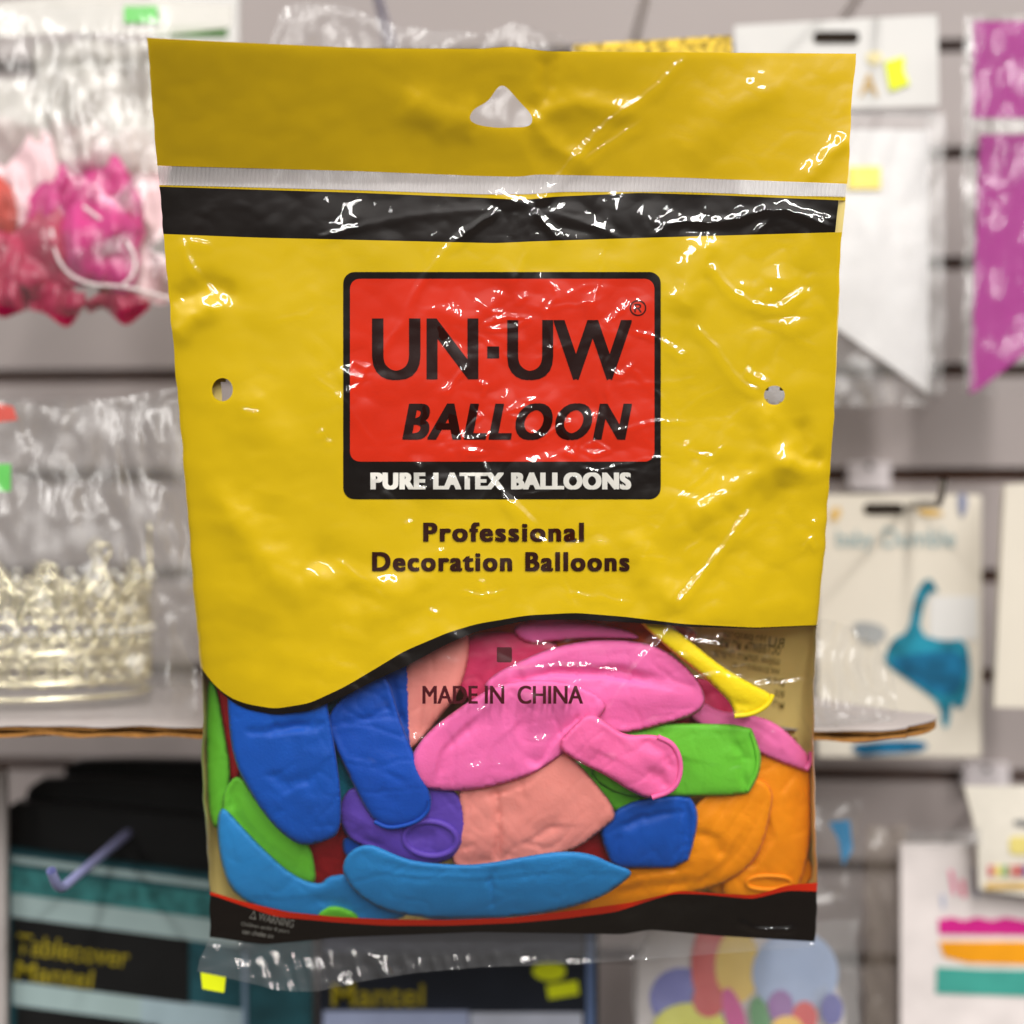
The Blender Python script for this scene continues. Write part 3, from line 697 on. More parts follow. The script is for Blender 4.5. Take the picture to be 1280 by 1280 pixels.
balloon('salmon balloon with vertical crease in the middle of the window', 'salmon', [(574,990),(590,970),(640,960),(690,938),(702,940),(732,970),(770,1018),(748,1036),(715,1062),(660,1074),(600,1086),(566,1080),(574,1050),(582,1025)], 2, 8, 18,
        creases=[([(618,985),(620,1030),(624,1078)], -5, 4), ([(660,1030),(690,1005),(705,990)], 3, 7), ([(665,1045),(700,1025)], -2.5, 6), ([(590,1010),(585,1060)], 2.5, 7)], seed=15, steps=[([(616,1082),(622,1030),(616,990)], 5, 20), ([(640,1060),(690,1030),(740,1030)], 4, 18), ([(600,1000),(650,985),(690,960)], -4, 20)])
balloon('pale salmon balloon rising under the curved border', 'salmon', [(506,830),(530,805),(585,785),(584,830),(570,870),(550,895),(525,925),(508,940),(506,890)], 3, 6, 14, creases=[([(578,800),(560,860),(535,905)], 3, 6)], seed=16, steps=[([(575,800),(556,860),(530,905)], 6, 18)])
balloon('long sky blue balloon lying along the bottom of the packet', 'sky', [(430,1091),(434,1072),(446,1060),(466,1055),(490,1066),(515,1076),(560,1081),(600,1081),(660,1070),(700,1064),(736,1067),(762,1080),(790,1089),(775,1104),(745,1124),(675,1143),(600,1148),(540,1148),(482,1138),(448,1118)], 0, 9, 22,
        creases=[([(455,1075),(520,1092),(640,1090),(770,1092)], -3, 6), ([(612,1090),(613,1140)], -4, 3.5), ([(480,1100),(560,1112)], 2, 9), ([(660,1105),(740,1090)], 2.5, 10)], seed=17, steps=[([(450,1086),(520,1096),(600,1098),(700,1088),(780,1090)], 5, 20), ([(612,1145),(610,1100)], 4, 16)])
balloon('sky blue balloon filling the lower corner below the green one', 'sky', [(275,1030),(282,1010),(300,1030),(330,1062),(368,1096),(400,1106),(408,1094),(440,1092),(470,1110),(510,1140),(480,1150),(400,1150),(340,1140),(295,1118),(280,1080)], 2, 9, 20,
        creases=[([(385,1120),(420,1105),(450,1118)], 3, 6), ([(380,1130),(410,1126),(440,1135)], -3, 6), ([(300,1060),(330,1100)], 2, 12)], seed=18, steps=[([(300,1120),(360,1122),(420,1112)], 4, 16)])
balloon('lime green balloon between the wide blue and the corner sky blue ones', 'green', [(282,990),(300,968),(320,1000),(350,1030),(385,1052),(392,1085),(392,1104),(365,1098),(330,1070),(295,1035),(280,1020)], 3, 7, 14, creases=[([(300,1000),(350,1060)], 2, 8), ([(295,985),(290,1015)], -3, 5)], seed=19, steps=[([(290,985),(320,1040),(385,1090)], 4, 16)])
balloon('green balloon pressed along the seam under the printed edge', 'green', [(250,880),(262,855),(272,870),(280,920),(288,965),(280,1000),(272,1030),(262,1015),(254,970)], 4, 6, 10, creases=[([(268,890),(275,960)], 2, 5)], seed=20)
balloon('dark red balloon sliver between green and wide blue balloons', 'red', [(264,850),(292,862),(300,920),(300,960),(286,970),(276,920)], 5, 5, 10, seed=21)
balloon('dark red balloon patch beside the violet rim', 'red', [(375,1045),(420,1030),(440,1060),(436,1100),(395,1106),(385,1080)], 5, 5, 12, seed=22)
balloon('red balloon edge under the salmon and bright blue ones', 'red', [(700,1070),(740,1040),(766,1045),(775,1085),(740,1085)], 5, 5, 10, seed=23)
balloon('violet balloon with round rolled mouth facing out', 'purple', [(428,1005),(440,985),(470,985),(530,985),(572,988),(580,1040),(570,1068),(540,1080),(500,1078),(470,1062),(440,1050),(428,1030)], 2, 7, 14,
        creases=[([(435,1020),(470,1040),(500,1050)], 3, 6), ([(440,1040),(480,1060)], -3, 5), ([(505,1046),(545,1046)], -6, 9)], rim=ellipse(538, 1048, 34, 22, 14, .1), rimr=4.2, rim_closed=True, seed=24, steps=[([(432,1015),(480,1042),(530,1025)], 5, 16)])
balloon('small blue fold below the violet balloon', 'blue', [(430,1045),(455,1050),(480,1060),(470,1075),(440,1078),(428,1062)], 3.2, 5, 8, seed=25)
balloon('teal balloon strip between the two blue balloons', 'teal', [(395,880),(430,865),(450,870),(440,900),(440,950),(445,1000),(425,1010),(420,950),(408,905)], 4, 5, 10, seed=26)
balloon('deep blue balloon corner beside the pale salmon one', 'blue2', [(470,850),(500,825),(512,835),(512,900),(516,940),(500,930),(488,890)], 3, 6, 10, creases=[([(488,850),(505,910)], -4, 4)], seed=27)
balloon('dark violet balloon tip under the curved border', 'plum', [(460,850),(500,822),(505,850),(495,880),(470,870)], 4, 5, 8, seed=28)
balloon('crimson pink balloon behind the printed square', 'crimson', [(580,800),(620,792),(680,800),(700,820),(660,860),(620,880),(585,870),(572,840)], 4, 6, 14, creases=[([(620,820),(680,812)], 3, 6)], seed=29, steps=[([(590,830),(640,812),(690,810)], 5, 14)])
balloon('tangerine balloon fold under the top of the curve', 'tang', [(550,800),(600,776),(680,768),(780,770),(850,790),(820,815),(740,822),(660,816),(600,812)], 5, 6, 10, creases=[([(600,800),(650,792),(700,812)], 4, 5), ([(720,790),(820,790)], -3, 5)], seed=30, steps=[([(560,806),(640,792),(700,810)], 6, 14)])
balloon('pink balloon ribbon curling just under the border top', 'pink', [(640,783),(680,770),(740,778),(790,790),(798,800),(760,798),(700,800),(660,806)], 3, 5, 9, creases=[([(660,795),(720,786),(780,796)], 2, 5)], seed=31)
balloon('orange balloon in the depth behind the small blue fold', 'orange', [(880,1080),(960,1060),(1010,1070),(1012,1110),(900,1118)], 6, 4, 10, seed=32)
balloon('violet balloon hidden deep beneath the long sky blue one', 'plum', [(500,1120),(560,1130),(640,1140),(620,1152),(520,1150)], 3, 4, 8, seed=33)
balloon('tiny lime green tip above the red strip', 'green', [(395,1142),(415,1130),(445,1140),(450,1152),(400,1152)], 1.5, 4, 7, seed=34)

# ------------------------------------------------------------------ the shop display behind
def wall_y(px): return 0.235 - 0.07 * ((px - 640) * S * 1.45)
def prism(name, outline, d, thick, mt, parent=None, curl=None):
    """a cut sheet or slab: outline in photo pixels at depth d, with real thickness"""
    P = W([p[0] for p in outline], [p[1] for p in outline], [d + (curl(*p) if curl else 0) for p in outline])
    n = len(P); bm = bmesh.new()
    a = [bm.verts.new(p) for p in P]; b = [bm.verts.new(p + np.array([0, thick, 0])) for p in P]
    bm.faces.new(a); bm.faces.new(b[::-1])
    for i in range(n): bm.faces.new((a[i], b[i], b[(i + 1) % n], a[(i + 1) % n]))
    bmesh.ops.recalc_face_normals(bm, faces=bm.faces)
    me = bpy.data.meshes.new(name); bm.to_mesh(me); bm.free()
    return link(name, me, mt, parent)
def rect(x0, y0, x1, y1): return [(x0, y0), (x1, y0), (x1, y1), (x0, y1)]
def crinkle(name, x0, y0, x1, y1, d, mt, parent=None, amp=8, cell=30, seed=0, step=4, bulge=0, edge=4, tf=None, bf=None):
    """a crumpled sheet of plastic film"""
    nu = int((x1 - x0) / step) + 2; nv = int((y1 - y0) / step) + 2
    u = np.linspace(x0, x1, nu)[None, :] + np.zeros((nv, 1)); t = np.linspace(0, 1, nv)[:, None]
    ya = tf(u) if tf else y0; yb = bf(u) if bf else y1
    v = ya * (1 - t) + yb * t
    s = (u - x0) / (x1 - x0)
    v = v + edge * perlin(u / 35, t * 0 + seed + .3, seed) * np.where((t < .02) | (t > .98), 1, 0)
    u2 = u + edge * perlin(v / 35, v * 0 + seed + .7, seed + 1) * np.where((s < .02) | (s > .98), 1, 0)
    wx = u + 8 * perlin(u / 40, v / 40, seed + 3); wy = v + 8 * perlin(u / 40, v / 40, seed + 4)
    h = -amp * .5 * (worley(wx / cell, wy / (cell * 1.9), seed) - .45) + amp * 1.5 * np.abs(perlin(wx / (cell * .9), wy / (cell * 2.8), seed + 13)) - amp * .3 * (worley(wx / (cell * .5), wy / (cell * .6), seed + 9) - .45) + amp * .8 * perlin(u / (cell * 2.4), v / (cell * 2.4), seed + 5)
    h = h + bulge * np.sin(np.pi * s) * np.sin(np.pi * np.clip(t, 0, 1)) ** .5
    h = blur(h, .8)
    return link(name, np_mesh(name, W(u2.ravel(), v.ravel(), d - h.ravel() * S), grid_faces(nv, nu)), mt, parent)
def pillow(name, outline, d, T, R, mt, parent=None, seed=0, noise=3.5, spacing=5):
    out = resample(chaikin(outline, 2), 4); V, F = cdt(out, spacing); u, v = V[:, 0], V[:, 1]
    dd, _ = seg_dist(u, v, [tuple(q) for q in out], True); q = np.clip(dd / R, 0, 1)
    h = T * np.sqrt(1 - (1 - q) ** 2) + q * noise * 2 * perlin(u / 30, v / 30, seed)
    fr = W(u, v, d - h * S); re = W(u, v, d + 2 * q * S); n = len(V)
    idx = np.where(dd < .5, np.arange(n), n + np.arange(n))
    return link(name, np_mesh(name, np.concatenate([fr, re]), np.concatenate([F, idx[F][:, ::-1]])), mt, parent)
def multi_tube(name, lines, r, mt, parent=None, seg=6):
    objs = [tube(name, p, r, mt, None, c, seg) for p, c in lines]
    Vs, Fs, b = [], [], 0
    for o in objs:
        n = len(o.data.vertices); co = np.empty(n * 3); o.data.vertices.foreach_get('co', co)
        f = np.empty(len(o.data.loops), int); o.data.loops.foreach_get('vertex_index', f)
        Vs.append(co.reshape(-1, 3)); Fs.append(f.reshape(-1, 4) + b); b += n
        me = o.data; bpy.data.objects.remove(o); bpy.data.meshes.remove(me)
    return link(name, np_mesh(name, np.concatenate(Vs), np.concatenate(Fs)), mt, parent)
def words(name, body, box, d, mt, parent, **kw):
    me = set_from_px(text2d(body, box, cell=0, **kw), lambda u, v: W(u, v, u * 0 + d)); me.name = name
    return link(name, me, mt, parent)
def peg(px, py, tip, label, mt, plate=None):
    """a wire display peg standing straight out of the slatted wall"""
    d0 = wall_y(px); b = W(px, py, d0)
    t = thing('display_hook', label, 'hook', 'hooks on the slatted wall')
    pts = [b + np.array([0, (tip - d0) * f, 0]) for f in np.linspace(-.02, .93, 12)]
    for a in np.linspace(0, 1, 6)[1:]: pts.append(b + np.array([0, (tip - d0) * (.93 + .07 * a), .010 * a * a]))
    tube('rod', pts, .0019, mt, t)
    if plate:
        x0, y0, x1, y1 = plate
        prism('back_plate', rounded(x0, y0, x1, y1, 3, 3), d0 - .006, .006, M_PLATE, t)
        prism('screw_hole', ellipse((x0 + x1) / 2, y0 + 5, 4, 3.5, 12), d0 - .0068, .0006, M_DARK, t)
    return t

M_WALL = mat('slat board laminate', lin(152, 143, 141), .45, .4, .04, 8)
M_GROOVE = mat('brown groove board', (0.13, 0.05, 0.02), .7, .2, .2, 30)
M_DARK = mat('dark slot', (0.02, 0.014, 0.01), .8, .1)
M_PLATE = mat('pale hook plastic', lin(205, 198, 200), .5, .4)
M_STEEL = mat('zinc wire', (0.55, 0.53, 0.5), .3, .5, .08, 80, metal=.9)
M_LILAC = mat('lilac plastic', lin(160, 165, 215), .4, .5)
M_CARD = mat('white card', lin(206, 205, 203), .55, .3, .03, 30)
M_GLIT = mat('white glitter card', lin(216, 215, 216), .5, .5, .06, 900, bump=.6, bscale=1500)
M_CREAM = mat('cream card', lin(204, 197, 184), .6, .3, .05, 15)
M_GREYCARD = mat('grey paper', lin(168, 160, 158), .7, .2, .08, 25)
M_KRAFT = mat('corrugated kraft', lin(150, 105, 55), .85, .1, .25, 120, bump=.5, bscale=500)
M_FLUTE = mat('kraft flutes', lin(70, 45, 20), .9, .1, .4, 200)
M_MAG = mat('magenta glitter card', lin(152, 14, 124), .5, .5, .10, 700, bump=.5, bscale=1200)
M_SATIN = mat('magenta satin', lin(196, 16, 122), .32, .6, .15, 40)
M_SATIN2 = mat('crimson satin', lin(168, 14, 70), .32, .6, .15, 40)
M_SATIN3 = mat('pale pink satin', lin(226, 190, 196), .35, .5, .15, 40)
M_TULLE = film_mat('white tulle', rough=.3, haze=.5, gain=1.8, hazecol=(.66, .64, .58))
M_TRIM = mat('white cord', lin(238, 225, 226), .5, .4)
M_GOLDMETAL = mat('pale gilt metal', (.86, .80, .58), .22, .5, .1, 50, metal=.85)
M_GLITGOLD = mat('gold glitter', (.50, .34, .03), .3, .6, .75, 420, bump=1.0, bscale=900, metal=.6)
M_STICK = mat('lime price sticker', lin(214, 224, 20), .5, .3)
M_STICKY = mat('yellow price sticker', lin(240, 215, 60), .5, .3)
M_STICKG = mat('green price sticker', lin(90, 200, 80), .5, .3)
M_GREEN = mat('leaf green print', lin(70, 120, 50), .5, .3, .3, 80)
M_REDP = mat('red print card', lin(190, 60, 45), .5, .3, .2, 60)
M_BLACKP = mat('black plastic sheet', (.006, .006, .006), .45, .3, .3, 30)
M_NAVY = mat('navy card', (.010, .013, .022), .4, .4, .3, 30)
M_TEAL = mat('teal damask print', lin(48, 108, 108), .5, .3, .45, 160)
M_TEALD = mat('deep teal print', lin(28, 70, 78), .5, .3, .3, 90)
M_PALETEAL = mat('pale teal print', lin(150, 170, 170), .5, .3, .05, 60)
M_OLIVE = mat('dull gold lettering', lin(148, 134, 30), .6, .2)
M_BIRD = mat('teal bird print', lin(28, 116, 138), .6, .2, .45, 110)
M_BIRDD = mat('blue bird print', lin(18, 92, 128), .6, .2, .45, 110)
M_TAN = mat('gold print', lin(200, 165, 95), .6, .2)
M_PASTEL = mat('pastel blue lettering', lin(140, 165, 170), .6, .2)
def flatp(n, r, g, b): return mat(n, lin(r, g, b), .5, .3, .08, 60)

# slatted wall
wallt = thing('slat_wall', 'grey slatted display wall with brown grooves behind everything', 'wall')
def slab(name, y0, y1, off, thick, mt):
    xs = (-500, 1780); P = []
    for dd in (0, thick):
        for x in xs:
            wx = (x - 640) * S * 1.45
            for y in (y0, y1):
                z = (640 - y) * S * (D + .2175) / D
                P.append((wx, .235 - .07 * wx + off + dd, z))
    F = [(0, 1, 3, 2), (4, 6, 7, 5), (0, 2, 6, 4), (1, 5, 7, 3), (0, 4, 5, 1), (2, 3, 7, 6)]
    me = bpy.data.meshes.new(name); me.from_pydata(P, [], F)
    return link(name, me, mt, wallt)
gro = [-460, -335, -205, -80, 55, 190, 328, 462, 593, 720, 845, 971, 1087, 1205, 1325, 1450, 1575, 1700, 1825]
for a, b in zip(gro[:-1], gro[1:]): slab('board', a + 8.5, b - 8.5, 0, .012, M_WALL)
slab('groove_backing', -460, 1825, .012, .01, M_GROOVE)

peg(793, 52, .08, 'plain wire hook over the gold glitter strip', M_STEEL)
peg(489, 62, .09, 'pale wire hook over the crumpled clear bag', M_LILAC)
peg(1040, 45, .06, 'wire hook through the slot of the white pennant header', M_STEEL)
peg(110, 48, .07, 'wire hook holding the pink satin pack', M_STEEL)
peg(231, 982, .03, 'lilac plastic hook sticking out over the teal tablecover', M_LILAC)
peg(1088, 632, .10, 'hook with white plate above the teal bird card', M_STEEL, plate=(1062, 578, 1113, 612))
peg(1232, 992, .10, 'hook with white plate above the cake card', M_STEEL, plate=(1206, 956, 1262, 990))

# clear pack with pink satin pieces
p = thing('gift_pack', 'clear bag of magenta satin pieces with white cord edges, green sticker on top', 'gift pack')
prism('header_card', [(-20, 4), (120, -8), (292, 6), (290, 34), (200, 44), (80, 40), (-20, 48)], .105, .0008, M_TULLE, p)
prism('price_sticker', rect(155, 8, 197, 28), .1035, .0004, M_STICKG, p)
crinkle('bag_film', -40, 10, 214, 388, .075, M_BAGFILM, p, amp=9, cell=34, seed=3, bulge=40, bf=lambda u: 372 + 22 * (u > -99) * np.sin((u + 40) / 254 * 3.14))
crinkle('tulle_ruffle', 40, 50, 205, 215, .115, M_TULLE, p, amp=26, cell=34, seed=21, bulge=30)
crinkle('tulle_ruffle', -30, 100, 90, 230, .12, M_TULLE, p, amp=22, cell=40, seed=22, bulge=20)
def cloth(x0, y0, x1, y1, d, m, sd, amp=30, cell=46):
    w_ = (x1 - x0) / 3.1416
    crinkle('satin_fold', x0, y0, x1, y1, d, m, p, amp=amp, cell=cell, seed=sd, step=3, edge=16, bulge=16,
            tf=lambda u: y0 + (y1 - y0) * .30 * (1 - np.sin((u - x0) / w_)) + 6 * np.sin(u / 13), bf=lambda u: y1 - (y1 - y0) * .25 * (1 - np.sin((u - x0) / w_)) + 5 * np.sin(u / 11))
for q in ((-40, 140, 60, 280, .121, M_SATIN3, 71), (40, 150, 150, 275, .122, M_SATIN3, 72), (130, 160, 212, 330, .119, M_SATIN3, 73), (60, 185, 165, 300, .112, M_SATIN, 74), (5, 170, 84, 290, .114, M_SATIN3, 75),
          (-50, 215, 30, 300, .108, M_REDP, 76), (10, 240, 90, 320, .106, M_SATIN, 77), (138, 222, 182, 320, .104, M_SATIN, 78), (-50, 285, 60, 392, .102, M_SATIN2, 79), (15, 262, 100, 372, .100, M_SATIN2, 80),
          (62, 248, 176, 364, .094, M_SATIN, 81), (120, 300, 214, 388, .108, M_SATIN3, 82), (40, 352, 110, 394, .098, M_SATIN2, 83), (110, 360, 190, 394, .097, M_SATIN2, 84)): cloth(*q)
multi_tube('white_cord', [(W(*zip(*chaikin(q, 3, False)), .088), False) for q in ([(64, 285), (72, 330), (104, 356), (160, 358), (214, 374)], [(104, 258), (140, 285), (168, 312), (170, 342), (150, 360)])], 2.6 * S, M_TRIM, p)
p = thing('paper_pack', 'white paper pack with a dark green printed strip tucked behind the satin pack', 'paper pack')
prism('card', rect(190, -20, 298, 180), .15, .004, M_CARD, p); prism('printed_strip', rect(192, 32, 284, 46), .1494, .0005, M_GREEN, p)

# crumpled clear bag and gold strip above the packet's header
p = thing('clear_bag', 'empty crumpled clear bag poking out above the yellow header', 'clear bag')
crinkle('bag_film', 338, 2, 725, 230, .055, film_mat('thin grey film', rough=.25, haze=.10, gain=1.3, hazecol=(.4, .4, .4)), p, amp=11, cell=30, seed=8, bulge=8, tf=lambda u: np.interp(u, [338, 352, 385, 440, 500, 600, 640, 700, 725], [55, 12, 2, 8, 34, 42, 28, 46, 66]))
tag(prism('glitter_strip', [(716, 56), (914, 44), (918, 130), (716, 130)], .075, .003, M_GLITGOLD), 'gold glitter strip in film peeking over the yellow header', 'glitter strip')

# white pennant pack
p = thing('pennant_pack', 'white glitter pennant in clear bag with slotted white header card', 'pennant pack')
h = prism('header_card', [(918, 32), (1172, 18), (1174, 132), (918, 140)], .13, .0008, M_CARD, p)
prism('hang_slot', rounded(1017, 39, 1074, 53, 6), .1292, .0006, M_DARK, h)
prism('price_sticker', [(1106, 77), (1131, 70), (1130, 88), (1137, 105), (1113, 114), (1109, 96)], .1290, .0006, M_STICK, h)
words('gold_lettering', 'A', (1074, 92, 1098, 120), .1292, M_TAN, h)
prism('gold_print', chaikin([(1080, 68), (1098, 62), (1106, 74), (1090, 84)]), .1293, .0004, mat('pale gold print', lin(232, 220, 170), .6), h)
prism('pennant', [(925, 160), (1161, 163), (1161, 492), (1110, 455), (1043, 408), (925, 480)], .135, .003, M_GLIT, p)
prism('price_sticker', rect(1060, 208, 1101, 236), .1335, .0005, M_STICKY, p)
prism('pennant_seam', rect(920, 138, 1170, 143), .1312, .0006, mat('grey seam', lin(140, 138, 138), .5), p)
crinkle('bag_film', 920, 142, 1180, 492, .125, film_mat('pennant bag film', rough=.22, haze=.02, gain=1.0), p, amp=2, cell=60, seed=31)
crinkle('bag_fold', 935, 425, 1165, 508, .14, M_BAGFILM2, p, amp=8, cell=26, seed=33)
crinkle('bag_edge', 1160, 140, 1182, 490, .128, M_BAGFILM2, p, amp=3, cell=30, seed=34, step=3)
# magenta pennant pack
p = thing('pennant_pack', 'magenta glitter pennant hanging in a clear bag', 'pennant pack')
prism('header_card', rect(1216, 26, 1330, 147), .12, .001, M_MAG, p)
prism('pennant', [(1226, 168), (1330, 168), (1330, 405), (1222, 488), (1213, 492), (1216, 420)], .125, .003, M_MAG, p)
crinkle('bag_film', 1204, 20, 1330, 494, .112, film_mat('magenta bag film', rough=.14, haze=.015, gain=.9), p, amp=6, cell=30, seed=36)
crinkle('seal_band', 1206, 150, 1330, 168, .113, M_BAGFILM2, p, amp=3, cell=16, seed=37, step=3)
crinkle('bag_edge', 1204, 24, 1218, 490, .114, M_BAGFILM2, p, amp=3, cell=20, seed=38, step=3)
# bird card
p = thing('bird_card', 'cream hanging card with a teal long-necked bird and pastel lettering', 'card')
prism('card', rounded(1022, 618, 1227, 946, 5), .15, .001, M_CREAM, p)
prism('hang_slot', rounded(1080, 629, 1130, 643, 6), .1492, .0005, M_DARK, p)
words('pastel_lettering', 'baby', (1046, 662, 1092, 690), .1492, M_PASTEL, p); words('pastel_lettering', 'Dumble', (1104, 660, 1194, 684), .1492, M_PASTEL, p)
prism('gold_print', chaikin([(1036, 638), (1052, 632), (1050, 648), (1040, 654)]), .1492, .0005, M_TAN, p)
prism('gold_print', chaikin([(1146, 634), (1160, 634), (1184, 642), (1168, 646), (1150, 644)]), .1492, .0005, M_TAN, p)
prism('blue_print', chaikin([(1196, 616), (1210, 618), (1208, 640), (1200, 650)]), .1492, .0005, flatp('grey blue print', 120, 125, 150), p)
bp = prism('bird_print', chaikin([(1136, 790), (1142, 752), (1152, 728), (1164, 722), (1174, 742), (1166, 738), (1156, 750), (1148, 792), (1180, 802), (1208, 798), (1214, 838), (1210, 870), (1200, 890), (1190, 875), (1186, 910), (1178, 908), (1176, 880), (1150, 860), (1108, 832), (1106, 820), (1116, 798)], 1), .1491, .0006, M_BIRD, p)
prism('wing_print', chaikin([(1108, 824), (1150, 816), (1206, 812), (1206, 850), (1190, 872), (1160, 862), (1130, 842)], 1), .1486, .0004, M_BIRDD, bp)
prism('white_print', rect(1162, 745, 1222, 800), .1494, .0004, M_CARD, p)
prism('blue_print', chaikin([(1060, 930), (1110, 925), (1160, 926), (1158, 940), (1100, 942), (1075, 946)]), .1491, .0005, M_BIRDD, p)
prism('grey_patch_print', chaikin([(1060, 775), (1105, 780), (1110, 800), (1080, 810)]), .1493, .0004, flatp('grey print', 150, 152, 152), p)  # plain grey patch on the card beside the bird
tag(prism('white_card', [(1256, 606), (1330, 600), (1330, 886), (1243, 884)], .13, .004, M_CREAM), 'plain pale card standing at the frame edge beside the bird card', 'card')

# cardboard tray with the crown and the foil bag on it
tr = thing('cardboard_tray', 'brown corrugated cardboard shelf with wavy cut edge and grey top', 'tray')
ztop = (640 - 907) * S * (D + .03) / D
plan = []
for x in np.linspace(-200, 1130, 90): plan.append(((x - 640) * S * 1.06, .03 + .003 * math.sin(x / 70) + .0015 * math.sin(x / 23)))
for a in np.linspace(-90, 60, 12): plan.append(((1135 - 640) * S * 1.06 + .014 * math.cos(math.radians(a)), .044 + .014 * math.sin(math.radians(a))))
plan += [((1105 - 640) * S * 1.06, .1), ((1060 - 640) * S * 1.06, .135), ((1020 - 640) * S * 1.06, .15), (-.30, .15)]
def board(name, z0, z1, mt, wob_a, ph, grow=0.0):
    bm = bmesh.new(); A, B = [], []
    sag = lambda x: -.0018 * math.exp(-((x - .125) / .035) ** 2) + .0022 * max(0, (x - .125) / .03) ** 1.5 * (x > .125)
    for x, y in plan:
        w_ = wob_a * math.sin(x * 260 + ph) + wob_a * .7 * math.sin(x * 95 + ph * 2) + sag(x)
        yy = y - grow * (y < .06)
        A.append(bm.verts.new((x, yy, ztop + z0 + w_))); B.append(bm.verts.new((x, yy, ztop + z1 + w_)))
    n = len(A)
    bm.faces.new(A[::-1]); bm.faces.new(B)
    for i in range(n): bm.faces.new((A[i], A[(i + 1) % n], B[(i + 1) % n], B[i]))
    bmesh.ops.recalc_face_normals(bm, faces=bm.faces)
    me = bpy.data.meshes.new(name); bm.to_mesh(me); bm.free(); return link(name, me, mt, tr)
board('paper_top', -.0006, 0, M_GREYCARD, .0002, 0, .001)
board('kraft_liner', -.0018, -.0007, M_KRAFT, .0003, 1)
board('flute_layer', -.0030, -.0019, M_FLUTE, .0003, 2, -.0015)
board('kraft_liner', -.0044, -.0031, M_KRAFT, .0004, 3)

cr = thing('toy_crown', 'pale gilt filigree crown in a clear bag standing on the cardboard shelf', 'crown')
ccx, ccz, ccy, R = (46 - 640) * S * 1.25, ztop + .0005, .10, 164 * S * 1.2
def cyl(a, z, r=R): return np.array([ccx + r * math.sin(a), ccy - r * math.cos(a) * .62, ccz + z])
def ring(a0, z0, rr, n=14, st=1.0): return [cyl(a0 + rr * math.cos(t) / R, z0 + rr * st * math.sin(t)) for t in np.linspace(0, 2 * math.pi, n, endpoint=False)]
hoop = lambda z: ([cyl(a, z) for a in np.linspace(0, 2 * math.pi, 60, endpoint=False)], True)
multi_tube('band', [hoop(.004), hoop(.010), hoop(.022)], .0012, M_GOLDMETAL, cr)
lines = []
for i in range(32):
    a = 2 * math.pi * i / 32
    lines.append((ring(a, .015, .0062, 14), True)); lines.append((ring(a + .12, .029, .0066, 14, .9), True))
    lines.append((ring(a, .041, .0052, 12, 1.2), True))
    lines.append((ring(a, .015, .0028, 8), True))
for i in range(14):
    a = 2 * math.pi * i / 14; top = (.068, .052, .060, .050)[i % 4]
    for sg in (-1, 1):
        lines.append(([cyl(a + sg * (.22 * (1 - t) ** .7 + .05 * math.sin(t * 6)), .034 + (top - .034) * t) for t in np.linspace(0, 1, 12)], False))
        lines.append((ring(a + sg * .11, .044, .0045, 12, 1.1), True))
    lines.append((ring(a, .046, .0055, 12, 1.3), True)); lines.append((ring(a, top + .003, .003, 10), True)); lines.append((ring(a, top - .010, .0034, 10, 1.4), True))
multi_tube('filigree', lines, .0007, M_GOLDMETAL, cr)
bm = bmesh.new()
for i in range(60):
    a = 2 * math.pi * i / 60
    for z in ((.030,) if i % 2 else (.030, .052)):
        bmesh.ops.create_icosphere(bm, subdivisions=1, radius=.0016, matrix=Matrix.Translation(Vector(cyl(a, z, R * 1.02))))
me = bpy.data.meshes.new('pearls'); bm.to_mesh(me); bm.free()
link('bead_trim', me, mat('pearl beads', (.85, .82, .72), .15, .7), cr)
p = thing('crown_bag', 'crinkled clear bag around the gilt crown', 'clear bag')
crinkle('bag_film', -60, 492, 246, 900, .05, M_BAGFILM, p, amp=12, cell=36, seed=41, bulge=14, tf=lambda u: 498 + 12 * np.sin(u / 45))
crinkle('rear_film', -60, 500, 246, 868, .158, M_BAGFILM2, p, amp=14, cell=34, seed=43)
prism('printed_tag', [(-20, 500), (16, 508), (22, 525), (-20, 530)], .07, .0006, M_REDP, p); prism('green_tag', rect(-20, 580, 13, 614), .07, .0006, M_STICKG, p)
p = thing('foil_bag', 'crumpled silvery film bag lying at the rounded end of the cardboard shelf', 'clear bag')
crinkle('bag_film', 1010, 775, 1120, 908, .045, M_BAGFILM, p, amp=13, cell=24, seed=51, step=3, tf=lambda u: np.interp(u, [1010, 1060, 1095, 1120], [770, 780, 805, 850]))
crinkle('folded_lip', 1015, 884, 1166, 908, .04, M_BAGFILM2, p, amp=5, cell=20, seed=52, step=3, tf=lambda u: np.interp(u, [1015, 1060, 1120, 1166], [880, 892, 902, 897]))

# tablecovers
def skew(x0, y0, x1, y1, s=.13): return [(x0, y0), (x1, y0 + s * (x1 - x0)), (x1, y1 + s * (x1 - x0)), (x0, y1)]
for i, (ol, dd, lb) in enumerate((([(75, 958), (110, 948), (330, 952), (330, 1110), (70, 1080)], .155, 'black folded tablecover at the back of the black stack'),
                     ([(28, 990), (60, 968), (330, 985), (330, 1110), (24, 1080)], .145, 'black folded tablecover in the middle of the black stack'),
                     ([(4, 1012), (24, 1000), (330, 1030), (330, 1120), (4, 1075)], .135, 'black folded tablecover in front of the black stack'))):
    tag(prism('folded_tablecover', chaikin(ol, 1), dd, .008, M_BLACKP), lb, 'tablecover', 'black folded tablecovers')
p = thing('tablecover_pack', 'teal patterned tablecover pack with black label and two yellow words', 'tablecover')
prism('card', skew(8, 1062, 390, 1400), .12, .006, M_TEALD, p)
prism('damask_print', skew(12, 1084, 300, 1116), .1194, .0005, M_TEAL, p)
prism('pale_print', skew(14, 1070, 300, 1078), .1193, .0005, M_PALETEAL, p)
prism('pale_print', skew(14, 1117, 300, 1146), .1192, .0005, M_PALETEAL, p)
